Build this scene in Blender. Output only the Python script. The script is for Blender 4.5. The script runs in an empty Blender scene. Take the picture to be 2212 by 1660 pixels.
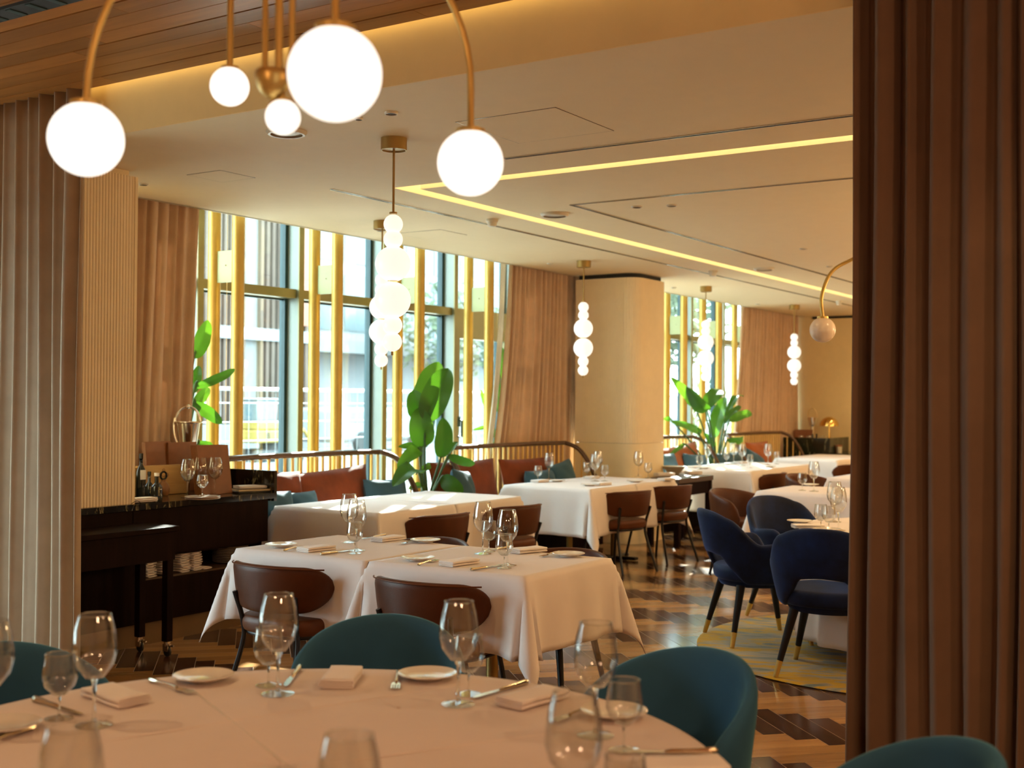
import bpy, math, random
from mathutils import Vector, Matrix
random.seed(7)
PI = math.pi
S = bpy.context.scene
COL = S.collection

# ------------------------------------------------------------------ camera
FPX, CAMH = 2624.3, 1.45
YAW, PITCH, ROLL = (math.radians(a) for a in (33.10, 0.833, 0.384))
FW = Vector((math.cos(YAW)*math.cos(PITCH), math.sin(YAW)*math.cos(PITCH), math.sin(PITCH)))
RT0 = Vector((math.sin(YAW), -math.cos(YAW), 0)); UP0 = RT0.cross(FW)
RT = RT0*math.cos(ROLL) + UP0*math.sin(ROLL)
UP = -RT0*math.sin(ROLL) + UP0*math.cos(ROLL)
EYE = Vector((0, 0, CAMH))
cam = bpy.data.cameras.new('camera'); camo = bpy.data.objects.new('camera', cam)
COL.objects.link(camo)
camo.matrix_world = Matrix(((RT.x, UP.x, -FW.x, EYE.x), (RT.y, UP.y, -FW.y, EYE.y), (RT.z, UP.z, -FW.z, EYE.z), (0, 0, 0, 1)))
cam.sensor_width = 36; cam.lens = FPX/2212*36
cam.clip_start = 0.05; cam.clip_end = 300
cam.dof.use_dof = True; cam.dof.focus_distance = 5.3; cam.dof.aperture_fstop = 3.2
S.camera = camo

def ray(x, y): return FW + RT*((x-1106)/FPX) + UP*((830-y)/FPX)
def onz(x, y, h): d = ray(x, y); return EYE + d*((h-CAMH)/d.z)
def ony(x, y, c): d = ray(x, y); return EYE + d*(c/d.y)
def onx(x, y, c): d = ray(x, y); return EYE + d*(c/d.x)
def dep(x, y, t): return EYE + ray(x, y)*t

# ------------------------------------------------------------------ mesh builder
class MB:
    def __init__(s): s.v = []; s.f = []; s.m = []; s.M = Matrix.Identity(4); s.mi = 0
    def add(s, vs, fs, mi=None):
        b = len(s.v)
        s.v += [s.M @ Vector(q) for q in vs]
        s.f += [tuple(b+i for i in f) for f in fs]
        s.m += [s.mi if mi is None else mi]*len(fs)
    def box(s, x0, x1, y0, y1, z0, z1):
        s.add([(x0,y0,z0),(x1,y0,z0),(x1,y1,z0),(x0,y1,z0),(x0,y0,z1),(x1,y0,z1),(x1,y1,z1),(x0,y1,z1)],
              [(0,3,2,1),(4,5,6,7),(0,1,5,4),(1,2,6,5),(2,3,7,6),(3,0,4,7)])
    def grid(s, fn, nu, nv, cu=False, cv=False, capu=False):
        vs = [fn(i/(nu if cu else nu-1), j/(nv if cv else nv-1)) for i in range(nu) for j in range(nv)]
        fs = []
        for i in range(nu if cu else nu-1):
            for j in range(nv if cv else nv-1):
                i2, j2 = (i+1) % nu, (j+1) % nv
                fs.append((i*nv+j, i2*nv+j, i2*nv+j2, i*nv+j2))
        if capu:
            fs.append(tuple(range(nv))[::-1]); fs.append(tuple((nu-1)*nv+j for j in range(nv)))
        s.add(vs, fs)
    def lathe(s, prof, c=(0,0,0), seg=24):
        n = len(prof)
        vs = []
        for i in range(seg):
            a = 2*PI*i/seg
            for r, z in prof: vs.append((c[0]+r*math.cos(a), c[1]+r*math.sin(a), c[2]+z))
        fs = []
        for i in range(seg):
            i2 = (i+1) % seg
            for j in range(n-1): fs.append((i*n+j, i2*n+j, i2*n+j+1, i*n+j+1))
        s.add(vs, fs)
    def sphere(s, c, r, seg=24, rings=14, t0=0.0, t1=PI, sx=1, sy=1, sz=1):
        prof = [(r*math.sin(t0+(t1-t0)*k/rings), -r*math.cos(t0+(t1-t0)*k/rings)) for k in range(rings+1)]
        n = len(prof); vs = []; fs = []
        for i in range(seg):
            a = 2*PI*i/seg
            for q, z in prof: vs.append((c[0]+sx*q*math.cos(a), c[1]+sy*q*math.sin(a), c[2]+sz*z))
        for i in range(seg):
            i2 = (i+1) % seg
            for j in range(n-1): fs.append((i*n+j, i2*n+j, i2*n+j+1, i*n+j+1))
        s.add(vs, fs)
    def tube(s, path, r, seg=8, ry=None, cap=True, closed=False):
        pts = [Vector(p) for p in path]; n = len(pts)
        rr = r if isinstance(r, (list, tuple)) else [r]*n
        vs = []; prev = None
        for i, p in enumerate(pts):
            if closed: t = pts[(i+1) % n]-pts[i-1]
            else: t = (pts[min(i+1, n-1)]-pts[max(i-1, 0)])
            t.normalize()
            if prev is None:
                a = Vector((0, 0, 1)) if abs(t.z) < .9 else Vector((1, 0, 0))
            else: a = prev
            u = (a - t*a.dot(t)).normalized(); w = t.cross(u); prev = u
            for k in range(seg):
                b = 2*PI*k/seg
                vs.append(p + u*(rr[i]*math.cos(b)) + w*((ry or rr[i])*math.sin(b)))
        fs = []
        for i in range(n if closed else n-1):
            i2 = (i+1) % n
            for k in range(seg):
                k2 = (k+1) % seg
                fs.append((i*seg+k, i*seg+k2, i2*seg+k2, i2*seg+k))
        if cap and not closed:
            fs.append(tuple(range(seg))[::-1]); fs.append(tuple((n-1)*seg+k for k in range(seg)))
        s.add(vs, fs)
    def cyl(s, x, y, z0, z1, r, seg=20, r2=None): s.tube([(x, y, z0), (x, y, z1)], [r, r if r2 is None else r2], seg)
    def prism(s, pts, z0, z1):
        n = len(pts)
        s.add([(x, y, z0) for x, y in pts]+[(x, y, z1) for x, y in pts],
              [tuple(range(n))[::-1], tuple(range(n, 2*n))]+[(i, (i+1) % n, n+(i+1) % n, n+i) for i in range(n)])
    def build(s, name, mats, parent=None, smooth=True, bev=0, ang=40, sub=0, solid=0, flat=False):
        me = bpy.data.meshes.new(name)
        me.from_pydata([tuple(q) for q in s.v], [], s.f)
        if not isinstance(mats, (list, tuple)): mats = [mats]
        for m in mats: me.materials.append(m)
        if len(mats) > 1: me.polygons.foreach_set('material_index', s.m)
        me.update()
        if smooth and not flat:
            me.polygons.foreach_set('use_smooth', [True]*len(me.polygons))
            me.set_sharp_from_angle(angle=math.radians(ang))
        o = bpy.data.objects.new(name, me); COL.objects.link(o)
        if parent is not None: o.parent = parent
        if solid:
            k = o.modifiers.new('thickness', 'SOLIDIFY'); k.thickness = solid; k.offset = 0
        if bev:
            k = o.modifiers.new('bevel', 'BEVEL'); k.width = bev; k.segments = 2; k.limit_method = 'ANGLE'; k.angle_limit = math.radians(50)
        if sub:
            k = o.modifiers.new('subdivision', 'SUBSURF'); k.levels = sub; k.render_levels = sub
        return o

def tag(o, label, cat, group=None, kind=None):
    o['label'] = label; o['category'] = cat
    if group: o['group'] = group
    if kind: o['kind'] = kind
    return o
def thing(name, label, cat, loc=(0, 0, 0), rz=0, group=None):
    o = bpy.data.objects.new(name, None); COL.objects.link(o)
    o.empty_display_size = .1
    o.location = loc; o.rotation_euler = (0, 0, rz)
    return tag(o, label, cat, group)
def struct(o): o['kind'] = 'structure'; return o
def dup(root, loc, rz, label, group=None, scale=None):
    r = root.copy(); COL.objects.link(r); r.location = loc; r.rotation_euler = (0, 0, rz)
    r['label'] = label
    if group: r['group'] = group
    if scale: r.scale = scale
    for ch in list(root.children):
        c = ch.copy(); COL.objects.link(c); c.parent = r
        for g in list(ch.children):
            d = g.copy(); COL.objects.link(d); d.parent = c
    return r
class Proto:
    """first call places the original, later calls copy it"""
    def __init__(s, root): s.r = root; s.used = False
    def put(s, loc, rz, label, group=None, scale=None):
        if not s.used:
            s.used = True; s.r.location = loc; s.r.rotation_euler = (0, 0, rz); s.r['label'] = label
            if group: s.r['group'] = group
            if scale: s.r.scale = scale
            return s.r
        return dup(s.r, loc, rz, label, group, scale)

# ------------------------------------------------------------------ materials
def lin(c): return tuple(((x/255)/12.92 if x/255 <= .04045 else ((x/255+.055)/1.055)**2.4) for x in c)
class NT:
    def __init__(s, name):
        s.mat = bpy.data.materials.new(name); s.mat.use_nodes = True
        s.t = s.mat.node_tree; s.t.nodes.clear()
        s.out = s.t.nodes.new('ShaderNodeOutputMaterial')
    def n(s, typ, **k):
        q = s.t.nodes.new(typ)
        for a, b in k.items():
            setattr(q, a, b)
        return q
    def l(s, a, b): s.t.links.new(a, b)
    def bsdf(s, col=None, rough=.5, metal=0, spec=.5, sheen=0, coat=0):
        b = s.n('ShaderNodeBsdfPrincipled')
        if col is not None: b.inputs['Base Color'].default_value = (*col, 1)
        b.inputs['Roughness'].default_value = rough; b.inputs['Metallic'].default_value = metal
        b.inputs['Specular IOR Level'].default_value = spec
        if sheen:
            b.inputs['Sheen Weight'].default_value = sheen; b.inputs['Sheen Roughness'].default_value = .35
        if coat:
            b.inputs['Coat Weight'].default_value = coat; b.inputs['Coat Roughness'].default_value = .12
        s.l(b.outputs[0], s.out.inputs[0]); return b
    def coord(s, scale=(1, 1, 1), rot=(0, 0, 0), kind='Object'):
        c = s.n('ShaderNodeTexCoord'); m = s.n('ShaderNodeMapping')
        m.inputs['Scale'].default_value = scale; m.inputs['Rotation'].default_value = rot
        s.l(c.outputs[kind], m.inputs[0]); return m.outputs[0]
    def noise(s, vec, scale=5, detail=4, rough=.6, dist=0):
        q = s.n('ShaderNodeTexNoise'); q.inputs['Scale'].default_value = scale; q.inputs['Detail'].default_value = detail
        q.inputs['Roughness'].default_value = rough; q.inputs['Distortion'].default_value = dist
        if vec is not None: s.l(vec, q.inputs['Vector'])
        return q.outputs['Fac']
    def ramp(s, fac, stops, interp='LINEAR'):
        r = s.n('ShaderNodeValToRGB'); r.color_ramp.interpolation = interp
        e = r.color_ramp.elements
        while len(e) > 1: e.remove(e[-1])
        e[0].position, e[0].color = stops[0][0], (*stops[0][1], 1)
        for p, c in stops[1:]:
            k = e.new(p); k.color = (*c, 1)
        s.l(fac, r.inputs[0]); return r.outputs[0]
    def bump(s, h, b, strength=.3, dist=.01):
        q = s.n('ShaderNodeBump'); q.inputs['Strength'].default_value = strength; q.inputs['Distance'].default_value = dist
        s.l(h, q.inputs['Height']); s.l(q.outputs[0], b.inputs['Normal'])

def plain(name, col, rough=.5, metal=0, spec=.5, var=.06, nscale=8, sheen=0, coat=0, bump=0, bscale=60):
    m = NT(name); b = m.bsdf(col, rough, metal, spec, sheen, coat)
    v = m.coord()
    lo = tuple(c*(1-var) for c in col); hi = tuple(min(1, c*(1+var)) for c in col)
    m.l(m.ramp(m.noise(v, nscale), [(.3, lo), (.7, hi)]), b.inputs['Base Color'])
    if bump: m.bump(m.noise(v, bscale, 3), b, bump, .004)
    return m.mat
def wood(name, c0, c1, axis=0, rough=.35, scale=3, stretch=14, coat=0, rand=False, spec=.5):
    m = NT(name); b = m.bsdf(c0, rough, 0, spec, 0, coat)
    sc = [scale*stretch]*3; sc[axis] = scale
    v = m.coord(tuple(sc))
    if rand:
        g = m.n('ShaderNodeAttribute'); g.attribute_name = 'rnd'
        ad = m.n('ShaderNodeVectorMath'); ad.operation = 'ADD'
        sx = m.n('ShaderNodeVectorMath'); sx.operation = 'SCALE'; sx.inputs['Scale'].default_value = 37.0
        m.l(g.outputs['Color'], sx.inputs[0]); m.l(v, ad.inputs[0]); m.l(sx.outputs[0], ad.inputs[1]); v = ad.outputs[0]
    col = m.ramp(m.noise(v, 1.0, 6, .6, .6), [(.25, c0), (.5, tuple((a+b_)/2 for a, b_ in zip(c0, c1))), (.75, c1)])
    if rand:
        h = m.n('ShaderNodeHueSaturation'); m.l(col, h.inputs['Color'])
        mr = m.n('ShaderNodeMapRange'); mr.inputs['To Min'].default_value = .72; mr.inputs['To Max'].default_value = 1.28
        m.l(g.outputs['Fac'], mr.inputs['Value']); m.l(mr.outputs[0], h.inputs['Value']); col = h.outputs[0]
    m.l(col, b.inputs['Base Color'])
    return m.mat
def fabric(name, col, rough=.85, sheen=.3, trans=0, weave=700, var=.08):
    m = NT(name); b = m.bsdf(col, rough, 0, .25, sheen)
    v = m.coord()
    lo = tuple(c*(1-var) for c in col); hi = tuple(min(1, c*(1+var)) for c in col)
    c = m.ramp(m.noise(v, 6, 5), [(.3, lo), (.7, hi)])
    m.l(c, b.inputs['Base Color'])
    m.bump(m.noise(v, weave, 2), b, .15, .002)
    if trans:
        t = m.n('ShaderNodeBsdfTranslucent'); m.l(c, t.inputs[0]); mx = m.n('ShaderNodeMixShader'); mx.inputs[0].default_value = trans
        m.l(b.outputs[0], mx.inputs[1]); m.l(t.outputs[0], mx.inputs[2]); m.l(mx.outputs[0], m.out.inputs[0])
    return m.mat
def tint_sheen(mat, col):
    for n in mat.node_tree.nodes:
        if n.type == 'BSDF_PRINCIPLED': n.inputs['Sheen Tint'].default_value = (*col, 1)
def emit(name, col, strength):
    m = NT(name); e = m.n('ShaderNodeEmission'); e.inputs[0].default_value = (*col, 1); e.inputs[1].default_value = strength
    m.l(e.outputs[0], m.out.inputs[0]); return m.mat
def opal(name, s):
    m = NT(name); b = m.bsdf((.55, .52, .46), .3, 0, .4)
    b.inputs['Emission Color'].default_value = (1.0, .93, .82, 1); b.inputs['Emission Strength'].default_value = s
    return m.mat
def glass(name, tint=(1, 1, 1), edge=(.55, .58, .55), refl=1.0, rough=0.0, cap=1.0):
    m = NT(name)
    lw = m.n('ShaderNodeLayerWeight'); lw.inputs[0].default_value = .25
    col = m.ramp(lw.outputs['Facing'], [(0, tint), (.84, tint), (1, edge)])
    t = m.n('ShaderNodeBsdfTransparent'); m.l(col, t.inputs[0])
    g = m.n('ShaderNodeBsdfGlossy'); g.inputs['Roughness'].default_value = rough
    lf = m.n('ShaderNodeLayerWeight'); lf.inputs[0].default_value = .5
    pw = m.n('ShaderNodeMath'); pw.operation = 'POWER'; pw.inputs[1].default_value = 2.8; m.l(lf.outputs['Facing'], pw.inputs[0])
    mu = m.n('ShaderNodeMath'); mu.operation = 'MULTIPLY_ADD'; mu.inputs[1].default_value = cap; mu.inputs[2].default_value = .045*refl; m.l(pw.outputs[0], mu.inputs[0])
    mx = m.n('ShaderNodeMixShader'); m.l(mu.outputs[0], mx.inputs[0]); m.l(t.outputs[0], mx.inputs[1]); m.l(g.outputs[0], mx.inputs[2])
    m.l(mx.outputs[0], m.out.inputs[0]); return m.mat
def marble(name, base, vein, vein2):
    m = NT(name); b = m.bsdf(base, .12, 0, .5)
    v = m.coord((6, 6, 1.6))
    n = m.noise(v, 2.2, 8, .7, 1.6)
    c = m.ramp(n, [(.0, base), (.56, base), (.60, vein2), (.625, vein), (.65, base), (.74, base), (.77, vein2), (.8, base)])
    m.l(c, b.inputs['Base Color']); return m.mat

M = {}
M['ceiling'] = plain('ceiling_plaster', (.81, .67, .43), .7, var=.015)
M['bulkhead'] = plain('bulkhead_plaster', (.86, .62, .27), .7, var=.02)
M['wood_ceiling'] = wood('ceiling_boards', (.24, .088, .018), (.42, .17, .04), axis=1, rough=.38, scale=1.2, stretch=12, rand=True)
M['oak'] = wood('oak_planks', (.36, .19, .075), (.52, .30, .13), axis=0, rough=.2, scale=2, stretch=14, rand=True)
M['walnut'] = wood('walnut_planks', (.065, .03, .016), (.12, .06, .03), axis=1, rough=.17, scale=2, stretch=14, rand=True)
M['joint_glint'] = plain('floor_joint_glint', (.42, .34, .25), .5)  # pale joint colour holds the light glinting off the plank bevels
M['fluted'] = plain('fluted_plaster', (.90, .77, .54), .75, var=.03)
M['column_flat'] = plain('column_panel', (.88, .75, .50), .6, var=.02)
M['wall'] = plain('wall_plaster', (.70, .54, .29), .75, var=.03)
M['mullion'] = plain('champagne_aluminium', (.22, .19, .08), .38, .35, var=.04)
M['mullion_side'] = plain('champagne_daylit_side', (.19, .215, .18), .4, .2, var=.03)  # champagne sides greyed: the outdoor light on them put into the colour
M['gasket'] = plain('dark_gasket', (.012, .045, .05), .5)
M['pole'] = plain('gold_anodised_pole', (.52, .34, .075), .38, .45, var=.06)
M['plate_gold'] = plain('pale_gold_plate', (.34, .35, .17), .5, .2, var=.03)
M['pane'] = glass('window_glass', (.90, .96, .95), (.7, .82, .82), 1.0, cap=.8)
M['curtain_near'] = fabric('taupe_curtain', (.165, .100, .062), .8, .4, 0.02)
M['curtain_left'] = fabric('beige_curtain', (.43, .325, .225), .8, .3, .10)
M['curtain_win'] = fabric('tan_curtain', (.66, .46, .30), .85, .2, .13)
M['sheer'] = fabric('pale_lining', (.80, .74, .62), .9, 0, .4)
M['brass'] = plain('brushed_brass', (.66, .46, .13), .36, .55, var=.06)
M['brass_dark'] = plain('matte_bronze_brass', (.36, .23, .07), .45, .7, var=.06)
M['brass_pol'] = plain('polished_brass', (.75, .50, .16), .16, 1, var=.03)
M['leather'] = plain('brown_leather', (.075, .021, .006), .42, 0, .2, var=.2, nscale=5, bump=.12, bscale=220)
M['leather_seat'] = plain('brown_leather_seat', (.105, .032, .010), .42, 0, .22, var=.18, nscale=5, bump=.12, bscale=220)
M['blackmetal'] = plain('black_metal', (.012, .011, .012), .4, .3)
M['teal'] = fabric('teal_upholstery', (.030, .105, .185), .9, .5)
M['navy'] = fabric('navy_velvet', (.003, .012, .055), .7, .5, var=.6)
tint_sheen(M['navy'], (.15, .30, .8)); tint_sheen(M['teal'], (.3, .8, .9))
M['blackwood'] = plain('black_lacquered_wood', (.008, .007, .009), .4, 0, .3)
M['cloth'] = fabric('white_tablecloth', (.80, .73, .70), .8, .1, .08, 900, .02)
M['cloth_round'] = fabric('blush_tablecloth', (.78, .67, .61), .8, .1, .08, 900, .02)
M['napkin'] = fabric('white_napkin', (.86, .79, .74), .85, .1, .05, 700, .03)
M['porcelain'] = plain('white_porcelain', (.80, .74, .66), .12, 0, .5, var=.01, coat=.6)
M['silver'] = plain('polished_silver', (.78, .74, .66), .14, 1, var=.03)
M['gilt'] = plain('silver_gilt', (.74, .64, .46), .18, 1, var=.06)
M['glass'] = glass('clear_glass', (.985, .99, .98), (.34, .36, .34), 1.9, cap=.95)
def solid_glass(name):
    m = NT(name); g = m.n('ShaderNodeBsdfGlass'); g.inputs['IOR'].default_value = 1.45; g.inputs['Roughness'].default_value = 0.02; g.inputs['Color'].default_value = (.98, .99, .98, 1)
    m.l(g.outputs[0], m.out.inputs[0]); return m.mat
M['glass_solid'] = solid_glass('solid_clear_glass')
M['marble'] = marble('dark_marble', (.010, .009, .007), (.42, .36, .20), (.08, .07, .035))
M['darkwood'] = wood('dark_wenge', (.006, .002, .0015), (.016, .006, .004), axis=2, rough=.6, scale=2, stretch=10, spec=.06)
M['darkwood_warm'] = wood('dark_stained_wood', (.055, .03, .016), (.09, .05, .026), axis=2, rough=.4, scale=2, stretch=10)
M['plinth'] = plain('brown_plinth', (.16, .085, .03), .5)
M['rail'] = wood('walnut_rail', (.06, .028, .014), (.12, .058, .03), axis=0, rough=.25, scale=2, stretch=8)
M['spindle'] = plain('gold_spindle', (.92, .64, .22), .35, .2)
M['rust'] = fabric('rust_velvet', (.17, .032, .006), .75, .25, var=.25)
M['orange'] = fabric('orange_velvet', (.36, .095, .018), .75, .3, var=.15)
M['bluecush'] = fabric('blue_grey_linen', (.045, .105, .145), .85, .15)
M['benchblue'] = fabric('bench_upholstery', (.10, .19, .23), .85, .3)
M['led'] = emit('warm_led', (1.0, .85, .46), 1.8)
M['led2'] = emit('warm_led_bright', (1.0, .68, .24), .9)
M['globe'] = opal('lit_opal_glass', .40)
M['globe_big'] = opal('lit_opal_glass_large', .56)
M['opal_off'] = plain('unlit_opal_glass', (.72, .60, .50), .25, 0, .5, var=.02)
M['white_plastic'] = plain('white_plastic', (.62, .56, .44), .4)
M['dark_gap'] = plain('dark_slot', (.01, .01, .01), .7)
M['alu'] = plain('aluminium_trim', (.6, .55, .45), .25, .9)
M['leaf'] = None
M['stem'] = plain('green_stem', (.035, .09, .018), .5)
M['soil'] = plain('soil', (.03, .02, .012), .9)
M['pot'] = plain('dark_planter', (.03, .028, .025), .5)
M['menu'] = plain('tan_leather_menu', (.22, .07, .018), .45, var=.15)
M['paper'] = plain('menu_pages', (.55, .42, .25), .8)
M['boxwood'] = wood('pale_wood_box', (.50, .29, .09), (.66, .42, .16), axis=0, rough=.5, scale=3, stretch=8)
M['bottle'] = plain('black_bottle_glass', (.006, .008, .006), .1, 0, .6)
M['label_white'] = plain('white_label', (.75, .7, .62), .6)
M['label_gold'] = plain('gold_label_print', (.6, .5, .2), .4, .4)
M['ceramic_brown'] = plain('brown_ceramic', (.26, .11, .035), .4)
M['beige_bowl'] = plain('beige_bowl_ceramic', (.45, .38, .26), .5)
M['rubber'] = plain('black_rubber', (.02, .02, .02), .6)

def leafmat(nm, c0, c1, ct, ft):
    m = NT(nm); b = m.bsdf((.04, .16, .01), .32, 0, .5)
    u = m.n('ShaderNodeUVMap')
    w = m.n('ShaderNodeTexWave'); w.wave_type = 'BANDS'; w.bands_direction = 'Y'; w.inputs['Scale'].default_value = 12; w.inputs['Distortion'].default_value = 1.0
    w.inputs['Detail Scale'].default_value = .8
    m.l(u.outputs[0], w.inputs[0])
    c = m.ramp(w.outputs['Fac'], [(0, c0), (1, c1)])
    m.l(c, b.inputs['Base Color'])
    m.bump(w.outputs['Fac'], b, .35, .004)
    t = m.n('ShaderNodeBsdfTranslucent'); t.inputs[0].default_value = (*ct, 1)
    mx = m.n('ShaderNodeMixShader'); mx.inputs[0].default_value = ft
    m.l(b.outputs[0], mx.inputs[1]); m.l(t.outputs[0], mx.inputs[2]); m.l(mx.outputs[0], m.out.inputs[0])
    return m.mat
M['leaf'] = leafmat('banana_leaf', (.010, .055, .005), (.026, .10, .009), (.12, .34, .015), .22)
M['leaf_lit'] = leafmat('lit_banana_leaf', (.02, .09, .005), (.045, .15, .009), (.18, .42, .02), .30)  # brighter leaf copy, light on and through the leaf put into the colour

# ------------------------------------------------------------------ setting
CEIL, WOODC, YEDGE = 2.78, 3.01, 6.44
TOP = 0.73     # table height
# floor: herringbone planks laid at 45 degrees
def make_floor():
    mb = MB(); w, n = .104, 5; g = .0012; c45 = math.cos(PI/4)
    X0, X1, Y0, Y1 = -3.0, 18.6, -3.4, 7.3
    rnd = []
    def quad(a0, b0, a1, b1, mi):
        gg = .0016 if mi else .0006
        a0, b0, a1, b1 = a0*w+gg, b0*w+gg, a1*w-gg, b1*w-gg
        ca, cb = (a0+a1)/2, (b0+b1)/2
        x, y = (ca-cb)*c45, (ca+cb)*c45
        if not (X0-.3 < x < X1+.3 and Y0-.3 < y < Y1+.3): return
        vs = [((p-q)*c45, (p+q)*c45, 0.0) for p, q in ((a0, b0), (a1, b0), (a1, b1), (a0, b1))]
        mb.add(vs, [(0, 1, 2, 3)], mi); rnd.append(random.random())
    for b in range(-280, 280):
        for a in range(-90, 320):
            k = (a-b) % (2*n)
            if k == 0: quad(a, b, a+n, b+1, 1)          # walnut, runs along +45
            if k == 2*n-1: quad(a, b, a+1, b+n, 0)      # oak, runs along 135
    nq = len(mb.f)
    mb.add([(X0, Y0, -.0008), (X1, Y0, -.0008), (X1, Y1, -.0008), (X0, Y1, -.0008)], [(0, 1, 2, 3)], 2)
    mb.add([(X0, Y0, -.1), (X1, Y0, -.1), (X1, Y1, -.1), (X0, Y1, -.1)], [(3, 2, 1, 0)], 2)
    rnd += [0, 0]
    o = mb.build('floor', [M['oak_d'], M['walnut_d'], M['joint_glint']], flat=True)
    at = o.data.attributes.new('rnd', 'FLOAT', 'FACE'); at.data.foreach_set('value', rnd)
    return struct(o)
def diag(name, src_c0, src_c1, sgn, rough):
    m = NT(name); b = m.bsdf(src_c0, rough, 0, .5)
    v = m.coord((1, 1, 1), (0, 0, sgn*PI/4))
    mp = m.n('ShaderNodeMapping'); mp.inputs['Scale'].default_value = (3, 42, 3); m.l(v, mp.inputs[0])
    g = m.n('ShaderNodeAttribute'); g.attribute_name = 'rnd'
    sx = m.n('ShaderNodeVectorMath'); sx.operation = 'SCALE'; sx.inputs['Scale'].default_value = 31.0
    ad = m.n('ShaderNodeVectorMath'); ad.operation = 'ADD'
    m.l(g.outputs['Color'], sx.inputs[0]); m.l(mp.outputs[0], ad.inputs[0]); m.l(sx.outputs[0], ad.inputs[1])
    col = m.ramp(m.noise(ad.outputs[0], 1.0, 6, .6, .5), [(.25, src_c0), (.75, src_c1)])
    h = m.n('ShaderNodeHueSaturation'); m.l(col, h.inputs['Color'])
    mr = m.n('ShaderNodeMapRange'); mr.inputs['To Min'].default_value = .75; mr.inputs['To Max'].default_value = 1.25
    m.l(g.outputs['Fac'], mr.inputs['Value']); m.l(mr.outputs[0], h.inputs['Value'])
    m.l(h.outputs[0], b.inputs['Base Color'])
    rn = m.n('ShaderNodeMapRange'); rn.inputs['To Min'].default_value = rough*.8; rn.inputs['To Max'].default_value = rough*1.3
    m.l(m.noise(v, 3, 3), rn.inputs['Value']); m.l(rn.outputs[0], b.inputs['Roughness'])
    return m.mat
M['oak_d'] = diag('oak_planks_diagonal', (.29, .145, .052), (.44, .24, .095), 1, .14)
M['walnut_d'] = diag('walnut_planks_diagonal', (.050, .022, .012), (.10, .046, .024), -1, .15)
make_floor()

# main ceiling: slabs around a recessed L-shaped light trough
LX0, LX1 = 5.93, 6.05       # trough along Y
LY0, LY1 = 4.64, 4.76       # trough along X
mb = MB(); T2 = CEIL+.10
mb.box(4.01, LX0, -3.4, YEDGE, CEIL, T2)
mb.box(LX0, 18.2, LY1, YEDGE, CEIL, T2)
mb.box(LX1, 18.2, -3.4, LY0, CEIL, T2)
mb.box(LX0, 18.2, -3.4, YEDGE, T2, T2+.06)
mb.box(4.01, 18.2, -3.4, YEDGE+.03, T2+.06, 3.45)
struct(mb.build('ceiling', M['ceiling'], flat=True))
mb = MB(); mb.box(4.01, 18.2, YEDGE-.02, YEDGE+.02, CEIL, 3.45); struct(mb.build('trim_1', M['ceiling'], flat=True))
mb = MB(); mb.box(-3, 18.6, YEDGE+.02, 7.35, 3.42, 3.5); struct(mb.build('ceiling', M['ceiling'], flat=True))
mb = MB(); mb.box(3.998, 4.0095, -3.4, 7.09, CEIL, 3.12)
struct(mb.build('trim_2', M['bulkhead'], flat=True))
# board ceiling over the near dining area
mb = MB(); x = 3.93; rn = []
i = 0
while x > -3.0:
    wdt = .108; z0 = WOODC
    yy = -3.4
    while yy < 7.2:
        L = random.uniform(1.2, 2.6); y2 = min(7.2, yy+L)
        mb.box(x-wdt, x, yy+.001, y2-.001, z0, z0+.02); rn += [random.random()]*6; yy = y2
    x -= wdt + (.012 if i % 3 == 0 else .004); i += 1
mb.box(-3.0, 3.94, -3.4, 7.2, z0+.03, z0+.06); rn += [0]*6
mb.m = [0]*(len(mb.f)-6)+[1]*6
o = mb.build('ceiling', [M['wood_ceiling'], M['dark_gap']], flat=True)
at = o.data.attributes.new('rnd', 'FLOAT', 'FACE'); at.data.foreach_set('value', rn)
struct(o)
mb = MB(); mb.box(3.94, 4.0, -3.4, 7.2, WOODC+.10, WOODC+.12); struct(mb.build('ceiling', M['ceiling'], flat=True))
# hidden-side walls
mb = MB(); mb.box(-3.1, 18.3, -3.5, -3.4, 0, 3.1); struct(mb.build('wall_right', M['wall'], flat=True))
mb = MB(); mb.box(-3.1, -3.0, -3.5, 7.2, 0, 3.4); struct(mb.build('wall_rear', M['wall'], flat=True))
mb = MB(); mb.box(18.02, 18.2, -3.5, 7.3, 0, 2.74); mb.box(18.02, 18.2, 6.3, 7.3, 2.74, 3.42); struct(mb.build('wall_far', M['wall'], flat=True))
mb = MB(); mb.box(18.06, 18.2, -3.5, 6.44, 2.74, 2.78); struct(mb.build('trim_3', M['dark_gap'], flat=True))
# wall on the window line, solid where the near area has no window in view
mb = MB(); mb.box(-3.0, .4, 7.1, 7.2, 0, 3.42); mb.box(3.6, 4.2, 7.1, 7.2, 0, 3.42); mb.box(.4, 3.6, 7.1, 7.2, 2.5, 3.42); mb.box(.4, 3.6, 7.1, 7.2, 0, .3)
struct(mb.build('wall_left', M['wall'], flat=True))
mb = MB(); mb.box(4.13, 4.19, 6.42, 7.1, 0, 3.42); struct(mb.build('wall_partition', M['wall'], flat=True))

# fluted column surface along a plan path
def fluted(name, path, z0, z1, pitch=.021, depth=.0045, mat='fluted'):
    mb = MB()
    pts = [Vector((*p, 0)) for p in path]
    out = []
    for i in range(len(pts)-1):
        a, b = pts[i], pts[i+1]; L = (b-a).length; d = (b-a)/L; nrm = Vector((d.y, -d.x, 0))
        k = max(1, round(L/pitch))
        for j in range(k):
            for f, off in ((0, depth), (.16, .0), (.5, -.0012), (.84, .0)):
                out.append(a + d*(L*(j+f)/k) - nrm*off)
    out.append(pts[-1])
    mb.grid(lambda u, v: (out[round(u*(len(out)-1))].x, out[round(u*(len(out)-1))].y, z0+(z1-z0)*v), len(out), 2)
    o = mb.build(name, M[mat], ang=80)
    return o
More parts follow.
